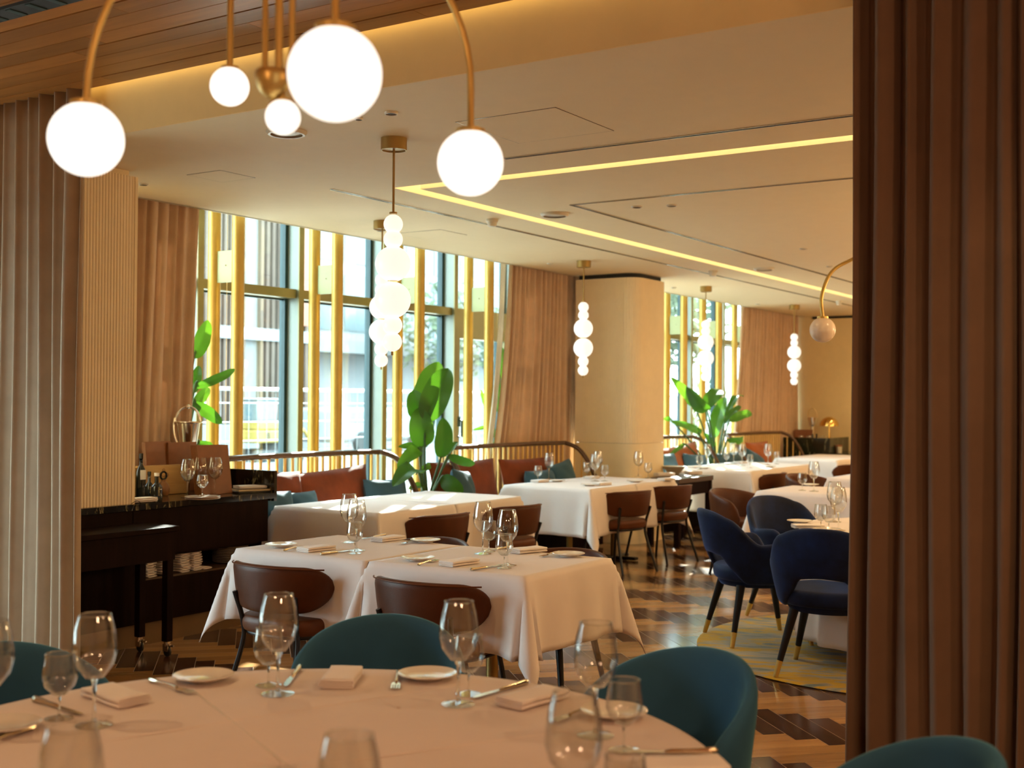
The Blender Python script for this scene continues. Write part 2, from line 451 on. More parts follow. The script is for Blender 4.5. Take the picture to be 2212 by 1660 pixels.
# left column (front face and far side)
root = bpy.data.objects.new('wall_column', None); COL.objects.link(root); root['kind'] = 'structure'
o = fluted('fluted_cladding', [(3.96, 5.70), (4.71, 5.70)], .80, 2.745); o.parent = root
mb = MB(); mb.box(3.96, 4.708, 5.704, 6.42, .845, 2.745); mb.box(4.708, 4.728, 5.695, 5.72, .84, 2.745); mb.box(3.99, 4.69, 5.73, 6.42, 2.745, 2.78); mb.build('column_body', M['column_flat'], root, flat=True)
# far column with a rounded corner
cx0, cx1, cy0 = 11.06, 11.70, 5.70
rc = .16
arc = [(cx0+rc-rc*math.cos(t), cy0+rc-rc*math.sin(t)) for t in [i*PI/2/8 for i in range(9)]]
plan = [(cx0, 6.42)]+arc+[(cx1, cy0), (cx1, 6.42)]
root = bpy.data.objects.new('wall_column', None); COL.objects.link(root); root['kind'] = 'structure'
fluted('fluted_cladding', plan, 1.03, 2.735).parent = root
mb = MB(); mb.prism(plan+[], 0, 1.027); mb.build('column_base_panel', M['column_flat'], root, ang=30)
ins = lambda p, d=.03: ((cx0+cx1)/2+(p[0]-(cx0+cx1)/2)*.92, 6.06+(p[1]-6.06)*.92)
mb = MB(); mb.prism([ins(p) for p in plan], 1.02, 2.78); mb.build('column_core', M['dark_gap'], root, flat=True)
# ------------------------------------------------------------------ glazed wall
YG = 7.17
MX0, MP = 5.315, 1.105
def bay(i, door=False, near=False):
    xa, xb = MX0+MP*i, MX0+MP*(i+1)
    root = bpy.data.objects.new('door_1' if door else 'window_%d' % (i+3), None); COL.objects.link(root); root['kind'] = 'structure'
    root.location = (xa, YG, 0)
    W = MP
    mb = MB()          # deep post at the bay's far side plus transom and sill
    mb.box(W-.028, W+.028, -.15, -.012, 0, 3.42)
    mb.build('mullion', M['mullion_side'], root, flat=True)
    mb = MB(); mb.box(W-.03, W+.03, -.162, -.15, 0, 3.42); mb.build('mullion_face', M['mullion'], root, flat=True)
    mb = MB(); mb.box(.03, W-.03, -.13, -.01, 2.30, 2.375); mb.box(.03, W-.03, -.12, -.01, 0, .1); mb.box(.03, W-.03, -.12, -.01, 3.36, 3.42)
    mb.build('transom', M['mullion'], root, flat=True)
    mb = MB(); mb.box(W-.06, W-.025, -.03, .03, 0, 3.42); mb.box(.03, W-.05, -.01, .01, 2.285, 2.30)
    mb.build('gasket', M['gasket'], root, flat=True)
    if door:
        mb = MB(); mb.box(.03, W-.05, -.13, -.01, 2.08, 2.30); mb.box(.03, .12, -.12, -.01, .0, 2.08); mb.box(W-.13, W-.03, -.12, -.01, 0, 2.08); mb.box(.03, W-.05, -.12, -.01, 0, .14)
        mb.build('door_frame', M['mullion'], root, flat=True)
        mb = MB(); mb.box(W-.165, W-.13, -.03, .02, .14, 2.08); mb.build('gasket', M['gasket'], root, flat=True)
        mb = MB(); mb.tube([(.085, -.13, 1.10), (.085, -.18, 1.10), (.085, -.18, 1.26), (.085, -.13, 1.26)], .011, 8); mb.box(.06, .11, -.145, -.12, 1.2, 1.3)
        mb.build('door_handle', M['gasket'], root, flat=True)
    mb = MB(); mb.box(.02, W-.02, .0, .008, .1, 2.30); mb.box(.02, W-.02, 0, .008, 2.375, 3.36)
    mb.build('pane', M['pane'], root, flat=True)
for i in range(-1, 12): bay(i, door=(i == 4))
# the near dining area's own window, left of the picture
root = bpy.data.objects.new('window_1', None); COL.objects.link(root); root['kind'] = 'structure'; root.location = (.4, 7.12, 0)
mb = MB(); mb.box(0, 3.2, 0, .006, .3, 2.5); mb.build('pane', M['pane'], root, flat=True)
mb = MB()
for x in (0, 1.05, 2.1, 3.15): mb.box(x, x+.05, -.03, .04, .3, 2.5)
mb.box(0, 3.2, -.03, .04, .3, .36); mb.box(0, 3.2, -.03, .04, 2.44, 2.5)
mb.build('window_frame', M['mullion'], root, flat=True)

# pairs of gold poles standing in front of the mullions
mb = MB(); mb.cyl(0, .115, 0, 3.42, .047, 24)
pr = thing('gold_pole_pair', '', 'pole pair', group='gold pole pairs along the glazing')
mb.build('pole', M['pole'], pr)
mb = MB(); mb.cyl(0.02, -.115, 0, 3.42, .047, 24); mb.build('pole', M['pole'], pr)
mb = MB(); mb.box(-.012, .008, -.085, .085, 2.325, 2.56); mb.build('connector_plate', M['plate_gold'], pr, flat=True)
mb = MB(); mb.sphere((-.014, -.02, 2.45), .006, 8, 6); mb.build('screw', M['alu'], pr)
PP = Proto(pr)
plab = {-1: 'gold pole pair hidden beside the ribbed column near the sideboard', 0: 'gold pole pair partly behind the curtain above the ice bucket', 1: 'gold pole pair nearest the tan curtain above the sideboard', 2: 'gold pole pair right of the digger seen outside',
        3: 'gold pole pair behind the beaded pendants', 4: 'gold pole pair in front of the glass door', 5: 'gold pole pair behind the swept tan curtain', 8: 'gold pole pair at the ribbed column edge in the far window',
        9: 'gold pole pair above the far banana plant', 10: 'gold pole pair in the middle of the far window', 11: 'gold pole pair beside the farthest tan curtain'}
for i in (1, 2, 3, 4, 8, 9, 10):
    lb = {1: plab[1], 2: plab[2], 3: plab[3], 4: plab[4], 0: plab[0], 8: plab[8], 9: plab[9], 10: plab[10]}[i]
    PP.put((5.30+MP*i if i != 0 else 5.30, 6.735, 0), 0, lb)
# wire blind cord hanging down beside the second pole
mb = MB(); mb.cyl(0, 0, .1, 3.4, .0018, 6)
tag(mb.build('blind_cord', M['alu']), 'thin blind cord hanging inside the glass beside the first poles', 'cord').location = (6.63, 6.95, 0)
mb = MB(); mb.cyl(0, 0, 2.2, 3.4, .0018, 6)
tag(mb.build('blind_cord', M['alu']), 'thin pale blind cord hanging in front of the glass door frame', 'cord').location = (10.35, 6.93, 0)

# ------------------------------------------------------------------ outside
ext = {}
ext['pave'] = plain('pale_paving', (.26, .26, .25), .8, var=.06)
ext['asphalt'] = plain('asphalt', (.14, .15, .15), .9, var=.1)
def slatmat():
    m = NT('slatted_cladding'); b = m.bsdf((.4, .3, .2), .8)
    v = m.coord()
    c = m.ramp(m.noise(v, .6, 3), [(.3, (.075, .052, .038)), (.7, (.115, .085, .065))])
    m.l(c, b.inputs['Base Color']); return m.mat
ext['slat'] = slatmat()
ext['conc'] = plain('pale_concrete', (.17, .18, .18), .7, var=.04)
ext['white'] = plain('white_render', (.20, .215, .225), .6, var=.03)
ext['fence'] = plain('galvanised_steel', (.36, .38, .38), .5, .3)
ext['yellow'] = plain('faded_yellow_paint', (.24, .18, .04), .5)
ext['black'] = plain('machine_black', (.03, .03, .03), .6)
ext['orange'] = plain('orange_panel', (.26, .11, .07), .7)
ext['glassb'] = plain('blue_glass_facade', (.10, .135, .145), .2, 0, .6, var=.1)
ext['foliage'] = plain('distant_foliage', (.075, .10, .055), .9, var=.4, nscale=3)
mb = MB(); mb.box(-20, 90, 7.4, 90, -.3, -.12); struct(mb.build('ground', ext['pave'], flat=True))
mb = MB(); mb.box(-20, 90, 18, 27, -.12, -.10); struct(mb.build('ground_road', ext['asphalt'], flat=True))
# slatted building
bd = thing('street_building', 'brown vertically slatted building with white floor bands across the street', 'building', (0, 28, 0))
mb = MB(); mb.box(-5, 30.2, 0, 6, -.1, 12); mb.build('wall', ext['conc'], bd, flat=True)
mb = MB(); x = -5
k = 0
while x < 30.2:
    if not (k % 17 in (6, 7)):
        mb.box(x, x+.13, -.16, -.02, .2, 12)
    x += .26; k += 1
mb.build('slat_cladding', ext['slat'], bd, flat=True)
mb = MB()
for z in (3.35, 7.5, 11.4): mb.box(-5, 30.3, -.22, 0, z, z+.38)
mb.build('floor_band', ext['white'], bd, flat=True)
mb = MB(); mb.box(28.9, 29.9, -.5, -.25, 3.9, 7.2); tag(mb.build('street_banner', ext['orange'], flat=True), 'orange site banner hanging on the slatted building corner', 'banner').location = (0, 28, 0)
# pale office block beyond
bd = thing('street_building', 'pale office block with square glass grid beyond the fence', 'building', (0, 34, 0))
mb = MB(); mb.box(31.5, 62, 0, 10, -.1, 22); mb.build('wall', ext['white'], bd, flat=True)
mb = MB()
for a in range(12):
    for h in range(6): mb.box(37+a*2.1, 37+a*2.1+1.9, -.05, 0, 4.4+h*2.9, 6.8+h*2.9)
mb.build('window', ext['glassb'], bd, flat=True)
mb = MB(); mb.box(33.6, 34.0, -.4, 0, 0, 22); mb.build('downpipe', ext['conc'], bd, flat=True)
mb = MB(); mb.box(36, 62, -1.2, 0, 3.4, 3.9); mb.build('canopy', ext['conc'], bd, flat=True)
# low wall and verge
mb = MB(); mb.box(10, 60, 27.2, 27.5, -.1, .7); struct(mb.build('wall_street', ext['conc'], flat=True))
# temporary mesh fence
fp = thing('site_fence_panel', '', 'fence', group='mesh fence panels outside the glazing')
mb = MB()
mb.tube([(0, 0, .05), (0, 0, 1.72), (3.4, 0, 1.72), (3.4, 0, .05)], .03, 8)
mb.build('fence_frame', ext['fence'], fp)
mb = MB()
for k in range(1, 17): mb.tube([(k*.2, 0, .08), (k*.2, 0, 1.7)], .004, 4)
for k in range(1, 6): mb.tube([(0, 0, k*.3), (3.4, 0, k*.3)], .008, 4)
mb.build('mesh_infill', ext['fence'], fp)
FP = Proto(fp)
fl = ['white mesh fence panel behind the plant at the left curtain', 'white mesh fence panel in front of the yellow digger', 'white mesh fence panel between the first two mullions', 'white mesh fence panel right of the digger', 'white mesh fence panel behind the beaded pendants',
      'white mesh fence panel behind the tall banana plant', 'white mesh fence panel beyond the glass door', 'white mesh fence panel beyond the door edge']
for k in range(8): FP.put((9.2+k*3.5, 14.0+.05*k, -.1), 0, fl[k])
# digger
dg = thing('mini_digger', 'pale yellow excavator with black tracks parked beyond the fence', 'digger', (ony(588, 940, 22).x, 22, -.12), math.radians(-6)); dg.scale = (.8, .8, .8)
mb = MB(); mb.prism([(-1.05, -.55), (.25, -.55), (.75, -.4), (.95, 0), (.75, .5), (-1.05, .55)], .62, 1.02); mb.build('engine_cover', ext['yellow'], dg, bev=.05)
mb = MB(); mb.box(-.95, .15, -.5, .5, 1.02, 1.28); mb.build('hood', ext['yellow'], dg, bev=.05)
mb = MB(); mb.box(-1.1, .9, -.6, -.25, -.0, .42); mb.build('track', ext['black'], dg, bev=.15)
mb = MB(); mb.box(-1.1, .9, .25, .6, -.0, .42); mb.build('track', ext['black'], dg, bev=.15)
mb = MB(); mb.cyl(0, 0, .4, .62, .4, 20); mb.build('turntable', ext['black'], dg)
mb = MB(); mb.box(-1.0, -.2, -.5, .5, 1.28, 1.95); mb.build('cab', ext['glassb'], dg, bev=.06)
mb = MB(); mb.box(-1.02, -.18, -.52, .52, 1.95, 2.02); mb.build('cab_roof', ext['white'], dg, bev=.03)
mb = MB(); mb.tube([(.8, 0, .7), (1.3, 0, 1.0), (1.7, 0, .5)], .07, 6); mb.build('boom', ext['yellow'], dg)
def text(name, s, size, loc, rot, mat, parent, ext_=.004):
    c = bpy.data.curves.new(name, 'FONT'); c.body = s; c.size = size; c.extrude = ext_; c.align_x = 'CENTER'; c.align_y = 'CENTER'
    o = bpy.data.objects.new(name, c); dgp = bpy.context.evaluated_depsgraph_get()
    COL.objects.link(o); bpy.context.view_layer.update()
    me = bpy.data.meshes.new_from_object(o.evaluated_get(bpy.context.evaluated_depsgraph_get())); bpy.data.objects.remove(o)
    me.materials.clear(); me.materials.append(mat)
    m = bpy.data.objects.new(name, me); COL.objects.link(m); m.location = loc; m.rotation_euler = rot; m.parent = parent
    return m
text('side_number', '0974', .24, (.22, -.565, .84), (PI/2, 0, .1), ext['black'], dg)
text('side_emblem', 'B', .3, (-.62, -.57, .84), (PI/2, 0, 0), ext['black'], dg)
# parked van behind the fence
vn = thing('parked_van', 'white van parked beyond the fence right of the digger', 'van', (ony(740, 940, 24).x, 24, -.12), 0)
mb = MB(); mb.prism([(-1, -.9), (3.2, -.9), (3.2, .9), (-1, .9)], .35, 1.35); mb.build('body', ext['white'], vn, bev=.12)
for q, x in enumerate((-.2, 2.4)):
    mb = MB(); mb.M = Matrix.Translation((x, -.92, .33)) @ Matrix.Rotation(PI/2, 4, 'X'); mb.lathe([(0, -.1), (.3, -.1), (.33, 0), (.3, .1), (0, .1)], seg=20); mb.build('wheel', ext['black'], vn)
mb = MB(); mb.box(-.9, 1.0, -.915, -.9, .95, 1.25); mb.build('side_window', ext['glassb'], vn)

def tree(label, x, y, h, r, n=900, name='street_tree', group='trees beyond the street', seed=1):
    rs = random.Random(seed)
    t = thing(name, label, 'tree', (x, y, -.12), 0, group)
    mb = MB(); mb.tube([(0, 0, 0), (.05, 0, h*.4), (0, .05, h*.75)], [.16, .12, .05], 8); mb.build('trunk', M['darkwood_warm'], t)
    mb = MB()
    for i in range(n):
        a, b, c = rs.uniform(0, 2*PI), rs.uniform(-1, 1), rs.random()**.4
        q = Vector((math.cos(a)*math.sqrt(1-b*b)*r*c, math.sin(a)*math.sqrt(1-b*b)*r*c, h*.68+b*h*.34*c))
        s = rs.uniform(.12, .26); u = Vector((rs.uniform(-1, 1), rs.uniform(-1, 1), rs.uniform(-.6, .6))).normalized(); w = u.orthogonal().normalized()
        mb.add([q-u*s, q-w*s*.5, q+u*s, q+w*s*.5], [(0, 1, 2, 3)])
    mb.build('crown', ext['foliage'], t, flat=True)
tree('leafy green tree behind the office block canopy', 41, 30.0, 6.5, 2.4, seed=2)
tree('leafy green tree seen beside the far right mullion', 46, 29.5, 6, 2.2, seed=3)
tree('round green tree seen through the far window', 33, 17, 6.0, 2.6, 1400, seed=4)
tree('tall green tree seen through the far window beside the last pole', 38, 19, 7.5, 3.0, 1400, seed=5)
# feathery bamboo outside the far window
def bamboo(label, x, y, h, seed):
    rs = random.Random(seed)
    t = thing('bamboo_plant', label, 'plant', (x, y, -.12), 0, 'bamboo outside the far window')
    mb = MB()
    tops = []
    for i in range(9):
        a = rs.uniform(0, 2*PI); r = rs.uniform(0, .18); dx, dy = math.cos(a)*r, math.sin(a)*r
        hh = h*rs.uniform(.75, 1); lean = rs.uniform(.05, .3)
        p = [(dx+math.cos(a)*lean*(k/8)**2, dy+math.sin(a)*lean*(k/8)**2, hh*k/8) for k in range(9)]
        mb.tube(p, .008, 5); tops.append(p)
    mb.build('cane', M['stem'], t)
    mb = MB()
    for p in tops:
        for k in range(70):
            f = rs.uniform(.25, 1)*8; i = min(7, int(f)); u = f-i
            q = Vector(p[i]).lerp(Vector(p[i+1]), u)
            d = Vector((rs.uniform(-1, 1), rs.uniform(-1, 1), rs.uniform(-.9, .1))).normalized(); L = rs.uniform(.12, .24)
            w = d.cross(Vector((0, 0, 1))).normalized()*.011
            mb.add([q, q+d*L*.5+w, q+d*L, q+d*L*.5-w], [(0, 1, 2, 3)])
    mb.build('leaves', M['leaf'], t, flat=True)
bamboo('feathery bamboo outside the far window beside the ribbed column', 15.3, 8.2, 2.2, 11)
bamboo('feathery bamboo outside the far window behind the banana plant', 17.8, 8.1, 2.25, 12)
bamboo('feathery bamboo outside the far window near the last mullion', 18.9, 8.2, 2.1, 13)

# ------------------------------------------------------------------ ceiling fixtures
mb = MB(); mb.box(LX0, LX1, -3.4, LY0, CEIL+.085, CEIL+.098); mb.box(LX0, 18.2, LY0, LY1, CEIL+.085, CEIL+.098)
tag(mb.build('light_strip', M['led'], flat=True), 'L-shaped warm light strip recessed in the main ceiling', 'light strip')
mb = MB(); mb.box(3.945, 3.99, -3.4, 5.30, WOODC+.03, WOODC+.04)
tag(mb.build('light_strip', M['led2'], flat=True), 'straight warm light strip along the wooden ceiling edge', 'light strip')

def slot(label, segs, wdt=.034, corner=None):
    t = thing('slot_diffuser', label, 'air diffuser')
    mb = MB()
    for (x0, y0, x1, y1) in segs:
        if abs(x1-x0) > abs(y1-y0):
            a, b = min(x0, x1), max(x0, x1)
            mb.box(a, b, y0-wdt/2, y0-wdt/2+.006, CEIL-.004, CEIL+.001); mb.box(a, b, y0+wdt/2-.006, y0+wdt/2, CEIL-.004, CEIL+.001)
        else:
            a, b = min(y0, y1), max(y0, y1)
            mb.box(x0-wdt/2, x0-wdt/2+.006, a, b, CEIL-.004, CEIL+.001); mb.box(x0+wdt/2-.006, x0+wdt/2, a, b, CEIL-.004, CEIL+.001)
    mb.build('frame', M['alu'], t, flat=True)
    mb = MB()
    for (x0, y0, x1, y1) in segs:
        if abs(x1-x0) > abs(y1-y0): mb.box(min(x0, x1), max(x0, x1), y0-wdt/2+.008, y0+wdt/2-.008, CEIL-.0015, CEIL+.001)
        else: mb.box(x0-wdt/2+.008, x0+wdt/2-.008, min(y0, y1), max(y0, y1), CEIL-.0015, CEIL+.001)
    mb.build('slot', M['dark_gap'], t, flat=True)
slot('long thin slot diffuser in the ceiling nearest the windows', [(5.76, 5.12, 18.0, 5.12)])
slot('thin slot diffuser in the ceiling between the flush panel and the light strip', [(5.52, 3.66, 5.52, -3.2)])
slot('L-shaped thin slot diffuser inside the light strip corner', [(7.05, 4.13, 17.9, 4.13), (7.05, 4.13, 7.05, -3.2)])
# black linear grille in the board ceiling
t = thing('linear_grille', 'black linear air grille in the wooden ceiling at upper left', 'air grille')
pA = onz(55, 14, WOODC)
mb = MB(); mb.box(pA.x-.05, pA.x+.05, 2.2, 6.6, WOODC-.012, WOODC+.002); mb.build('frame', M['dark_gap'], t, flat=True)
for k in range(34):
    mb = MB(); mb.box(pA.x-.04, pA.x+.04, 2.3+k*.125, 2.33+k*.125, WOODC-.016, WOODC-.012); mb.build('fin', M['gasket'], t, flat=True)
def panel(label, pts):
    mb = MB()
    ps = [onz(a, b, CEIL-.001) for a, b in pts]
    x0 = min(p.x for p in ps); x1 = max(p.x for p in ps); y0 = min(p.y for p in ps); y1 = max(p.y for p in ps); w = .004
    for b in ((x0, x1, y0, y0+w), (x0, x1, y1-w, y1), (x0, x0+w, y0, y1), (x1-w, x1, y0, y1)): mb.box(*b, CEIL-.0012, CEIL+.001)
    t = thing('ceiling_access_panel', label, 'ceiling panel')
    mb.build('panel_joint', M['walnut'], t, flat=True)
    mb = MB(); mb.box(x0+.005, x1-.005, y0+.005, y1-.005, CEIL-.002, CEIL+.001); mb.build('panel_board', M['ceiling'], t, flat=True)
panel('large flush ceiling access panel behind the right chandelier globe', [(1200, 232), (1325, 283), (1122, 309), (986, 265)])
panel('small flush ceiling access panel left of the nearest beaded pendant', [(410, 378), (475, 368), (545, 383), (480, 394)])
panel('flush ceiling access panel above the windows behind the beaded pendants', [(870, 508), (925, 515), (1000, 506), (930, 498)])

def disc(name, cat, label, px, py, rpx, mat='white_plastic', dome=.012, ring=True, group=None, z=CEIL):
    p = onz(px, py, z); d = (p-EYE).dot(FW); r = rpx*d/FPX
    t = thing(name, label, cat, (p.x, p.y, z), 0, group)
    mb = MB(); mb.lathe([(r, 0), (r, -.006), (r*.9, -dome), (r*.78, -dome)], seg=32); mb.build('rim', M[mat], t)
    mb = MB(); mb.lathe([(r*.78, -dome*.4), (r*.4, -dome*.7), (0.0005, -dome*.7)], seg=32)
    mb.build('grille' if 'speaker' in name else 'lens', M['white_plastic'] if 'speaker' in name else M['dark_gap'], t)
    return t
disc('ceiling_speaker', 'speaker', 'round ceiling speaker behind the small chandelier globe', 619, 284, 44, dome=.018)
disc('ceiling_speaker', 'speaker', 'round ceiling speaker beside the light strip left of the inner slot diffuser', 1198, 462, 31, dome=.02)
disc('ceiling_speaker', 'speaker', 'small far round ceiling speaker between the slot diffusers above the far window', 1650, 580, 22, dome=.02)
for (a, b, r, l) in ((845, 243, 15, 'bright round downlight above the nearest pendant canopy'), (775, 255, 9, 'round downlight half hidden behind the largest globe'),
                     (310, 397, 10, 'small round downlight beside the ribbed column top'), (822, 497, 9, 'small downlight below the second pendant canopy'),
                     (1188, 569, 7, 'small downlight above the swept tan curtain'), (1375, 446, 12, 'glossy small downlight left of its pair'), (1451, 443, 11, 'small dome sensor right of the glossy downlight'),
                     (1736, 537, 9, 'small downlight near the far end of the inner slot diffuser'), (1792, 575, 7, 'faint small downlight above the distant opal globe'), (1455, 621, 6, 'tiny downlight beside the far ribbed column'), (1637, 657, 6, 'tiny downlight above the farthest curtain')):
    disc('downlight', 'downlight', l, a, b, r, dome=.01)
def detector(label, px, py, rpx):
    p = onz(px, py-rpx*.4, CEIL); d = (p-EYE).dot(FW); r = rpx*d/FPX
    t = thing('smoke_detector', label, 'smoke detector', (p.x, p.y, CEIL))
    mb = MB(); mb.lathe([(0, 0), (r, 0), (r, -.018), (r*.8, -.022)], seg=24); mb.build('base', M['white_plastic'], t)
    mb = MB(); mb.lathe([(r*.82, -.02), (r*.72, -.05), (r*.5, -.056), (0.0005, -.056)], seg=24); mb.build('sensor_head', M['white_plastic'], t)
detector('smoke detector beside the long slot diffuser, the nearest of the three', 1063, 479, 13)
detector('smoke detector above the far ribbed column', 1540, 590, 10)
detector('smoke detector farthest away, above the unlit opal globe', 1812, 653, 7)

# beaded globe pendants
pt = thing('beaded_pendant', '', 'pendant lamp', group='beaded globe pendants')
mb = MB(); mb.lathe([(0, 0), (.066, 0), (.066, -.062), (.060, -.062), (.060, -.055), (0, -.055)], seg=32); mb.build('canopy', M['brass_dark'], pt)
mb = MB(); mb.cyl(0, 0, -.38, -.055, .006, 8); mb.cyl(0, 0, -.385, -.375, .02, 16); mb.build('rod', M['brass_dark'], pt)
def cutsphere(z, r, cut):
    mb = MB(); mb.sphere((0, 0, z), r, 28, 16, cut, PI-cut); return mb
zs = [(-.436, .049, .35), (-.513, .049, .5), (-.637, .09, .3), (-.82, .092, .3), (-.947, .05, .5), (-1.032, .049, .3)]
for k, (z, r, c) in enumerate(zs):
    mb = cutsphere(z, r, c*.9); g = mb.build('globe', M['globe'], pt)
    if k:
        zz = (zs[k-1][0]-zs[k-1][1]*math.cos(zs[k-1][2]*.9)); mb = MB(); mb.lathe([(0, zz+.001), (.026, zz+.001), (.026, zz-.002), (0, zz-.002)], seg=20); mb.build('brass_disc', M['brass'], pt)
mb = MB(); mb.cyl(0, 0, -1.10, -1.08, .006, 8); mb.build('finial', M['brass_dark'], pt)
PD = Proto(pt)
for (a, b, l) in ((851, 299, 'nearest beaded globe pendant hanging in front of the windows'), (826, 478, 'beaded globe pendant partly hidden behind the nearest one'),
                  (1261, 564, 'beaded globe pendant in front of the far ribbed column'), (1525, 619, 'beaded globe pendant above the far banana plant'), (1716, 659, 'farthest beaded globe pendant against the tan curtain')):
    p = onz(a, b, CEIL); PD.put((p.x, p.y, CEIL), 0, l)

# chandelier over the near round table
TCX, TCY, TCR = 1.763, 1.687, .871
ch = thing('globe_chandelier', 'brass chandelier with curved arms and lit opal globes above the nearest table', 'chandelier', (TCX, TCY, 0))
def at(px, py, d): q = dep(px, py, d); return Vector((q.x-TCX, q.y-TCY, q.z))
def globe_arm(px, py, rpx, d, pts=None, mat='globe_big', hub=2.62, tr=.0075, up=.13):
    c = at(px, py, d); r = rpx*d/FPX
    mb = MB(); mb.sphere(c, r, 40, 24, 0, PI-.35); mb.build('globe', M[mat], ch)
    mb = MB(); mb.lathe([(0, r*.93), (r*.44, r*.90), (r*.44, r*1.02), (r*.38, r*1.04), (0, r*1.04)], c, 28); mb.build('globe_cap', M['brass'], ch)
    top = c+Vector((0, 0, r*1.03))
    ax = Vector((0, 0, hub)); rad = math.hypot(c.x, c.y); path = []
    z1 = top.z+up
    path.append(top)
    for k in range(15):
        a = PI/2*k/14
        f = (1-math.cos(a))  # horizontal move inward
        x = c.x*(1-f); y = c.y*(1-f); z = z1+(hub-z1)*math.sin(a)
        path.append(Vector((x, y, z)))
    mb = MB(); mb.tube(path, tr, 10); mb.build('arm', M['brass'], ch)
globe_arm(186, 301, 80, 2.42, hub=2.47, up=.01)
globe_arm(1016, 352, 71.5, 2.58, hub=2.49, up=.09)
globe_arm(723, 160, 102, 2.10, hub=2.62)
globe_arm(496, 187, 42, 2.75, hub=2.72)
for (px_, w_) in ((572, 7), (602, 9), (630, 7)):
    a = at(px_, 150, 2.38); mb = MB(); mb.tube([a, Vector((a.x, a.y, 2.9))], w_*2.38/FPX, 12); mb.build('stem', M['brass'], ch)
bo = at(590, 160, 2.38); rb = 40*2.38/FPX
mb = MB(); mb.lathe([(0, .008), (rb*.93, .006)]+[(rb*math.cos(a), -.050*math.sin(a)) for a in [PI/2*i/12 for i in range(13)]], bo, 40); mb.lathe([(.004, -.05), (.007, -.054), (.007, -.062), (.003, -.07)], bo, 16); mb.build('bowl', M['brass'], ch)
c = at(611, 253, 2.38); r = 38*2.38/FPX
mb = MB(); mb.sphere(c, r, 32, 18); mb.build('globe', M['globe_big'], ch)
mb = MB(); mb.lathe([(0, r*.92), (r*.45, r*.88), (r*.45, r*1.02), (0, r*1.02)], c, 20); mb.tube([c+Vector((0, 0, r)), c+Vector((0, 0, r+.02))], .005, 8); mb.build('globe_cap', M['brass'], ch)
mb = MB(); mb.lathe([(0, 0), (.09, 0), (.09, -.03), (0, -.03)], (0, 0, WOODC-.001), 32); mb.cyl(0, 0, 2.86, WOODC-.03, .02, 12); mb.build('ceiling_rose', M['brass'], ch)
# second chandelier: only one unlit globe and its arm show beside the curtain
T2X, T2Y = 7.25, 1.80
c2 = thing('globe_chandelier', 'brass chandelier arm with unlit pale globe above the blue chairs', 'chandelier', (T2X, T2Y, 0))
def at2(px, py, d): q = dep(px, py, d); return Vector((q.x-T2X, q.y-T2Y, q.z))
d2 = 7.5; c = at2(1777, 713, d2); r = 27.5*d2/FPX
mb = MB(); mb.sphere(c, r, 32, 18); mb.build('globe', M['opal_off'], c2)
mb = MB(); mb.lathe([(0, r*.92), (r*.44, r*.88), (r*.44, r*1.06), (0, r*1.06)], c, 24); mb.build('globe_cap', M['brass'], c2)
top = c+Vector((0, 0, r*1.05)); p1 = at2(1775, 640, d2); p2 = at2(1795, 590, d2); p3 = at2(1834, 564, d2); p4 = at2(1880, 552, d2-.1); p5 = at2(1940, 600, d2-.2)
def spline(ps, n=6):
    out = []
    ps = [Vector(p) for p in ps]; q = [ps[0]*2-ps[1]]+ps+[ps[-1]*2-ps[-2]]
    for i in range(1, len(q)-2):
        for k in range(n):
            t = k/n
            out.append(.5*((2*q[i])+(-q[i-1]+q[i+1])*t+(2*q[i-1]-5*q[i]+4*q[i+1]-q[i+2])*t*t+(-q[i-1]+3*q[i]-3*q[i+1]+q[i+2])*t**3))
    out.append(ps[-1]); return out
mb = MB(); mb.tube(spline([top, p1, p2, p3, p4, p5, (p5.x, p5.y, 2.0)]), .011, 10); mb.build('arm', M['brass'], c2)
mb = MB(); mb.cyl(p5.x, p5.y, 1.9, CEIL-.03, .012, 12); mb.lathe([(0, 0), (.08, 0), (.08, -.04), (0, -.04)], (p5.x, p5.y, CEIL), 24); mb.build('stem', M['brass'], c2)

# ------------------------------------------------------------------ curtains
def curtain(label, top0, top1, bot0, bot1, z0, z1, folds, amp, mat, curve=1.6, seed=0, lining=False, gather=0.0, waviness=.35):
    rs = random.Random(seed)
    w = [rs.uniform(.6, 1.5) for _ in range(folds)]; tot = sum(w); cum = [0]
    for q in w: cum.append(cum[-1]+q/tot)
    am = [rs.uniform(.55, 1.15) for _ in range(folds)]; sk = [rs.uniform(-.9, .9) for _ in range(folds)]
    t0, t1, b0, b1 = (Vector((*q, 0)) for q in (top0, top1, bot0, bot1))
    nrm = Vector(((t1-t0).y, -(t1-t0).x, 0)).normalized()
    NU, NV = folds*12, 22
    def fn(u, v):
        k = min(folds-1, max(0, next((i for i in range(folds) if cum[i+1] >= u), folds-1)))
        f = (u-cum[k])/(cum[k+1]-cum[k])
        h = 1-v                                   # 0 at the top
        e = h**curve
        base = (t0.lerp(t1, u))*(1-e)+(b0.lerp(b1, u))*e
        off = math.sin(2*PI*f + .5*math.sin(2*PI*f) + waviness*math.sin(h*3+sk[k]*3)) * amp*am[k]*(1+.25*math.sin(h*2.2+k))
        side = math.cos(2*PI*f)*amp*.25*sk[k]
        p = base + nrm*off + (t1-t0).normalized()*(side+.012*math.sin(h*5+k)*h)
        return (p.x, p.y, z0+(z1-z0)*v)
    mb = MB(); mb.grid(fn, NU, NV)
    o = mb.build('curtain', M[mat], ang=180, solid=.003)
    return tag(o, label, 'curtain')
curtain('heavy taupe curtain filling the right edge of the doorway', (3.92, 1.232), (3.92, -1.6), (3.90, 1.238), (3.90, -1.6), .01, 3.0, 30, .032, 'curtain_near', seed=3)
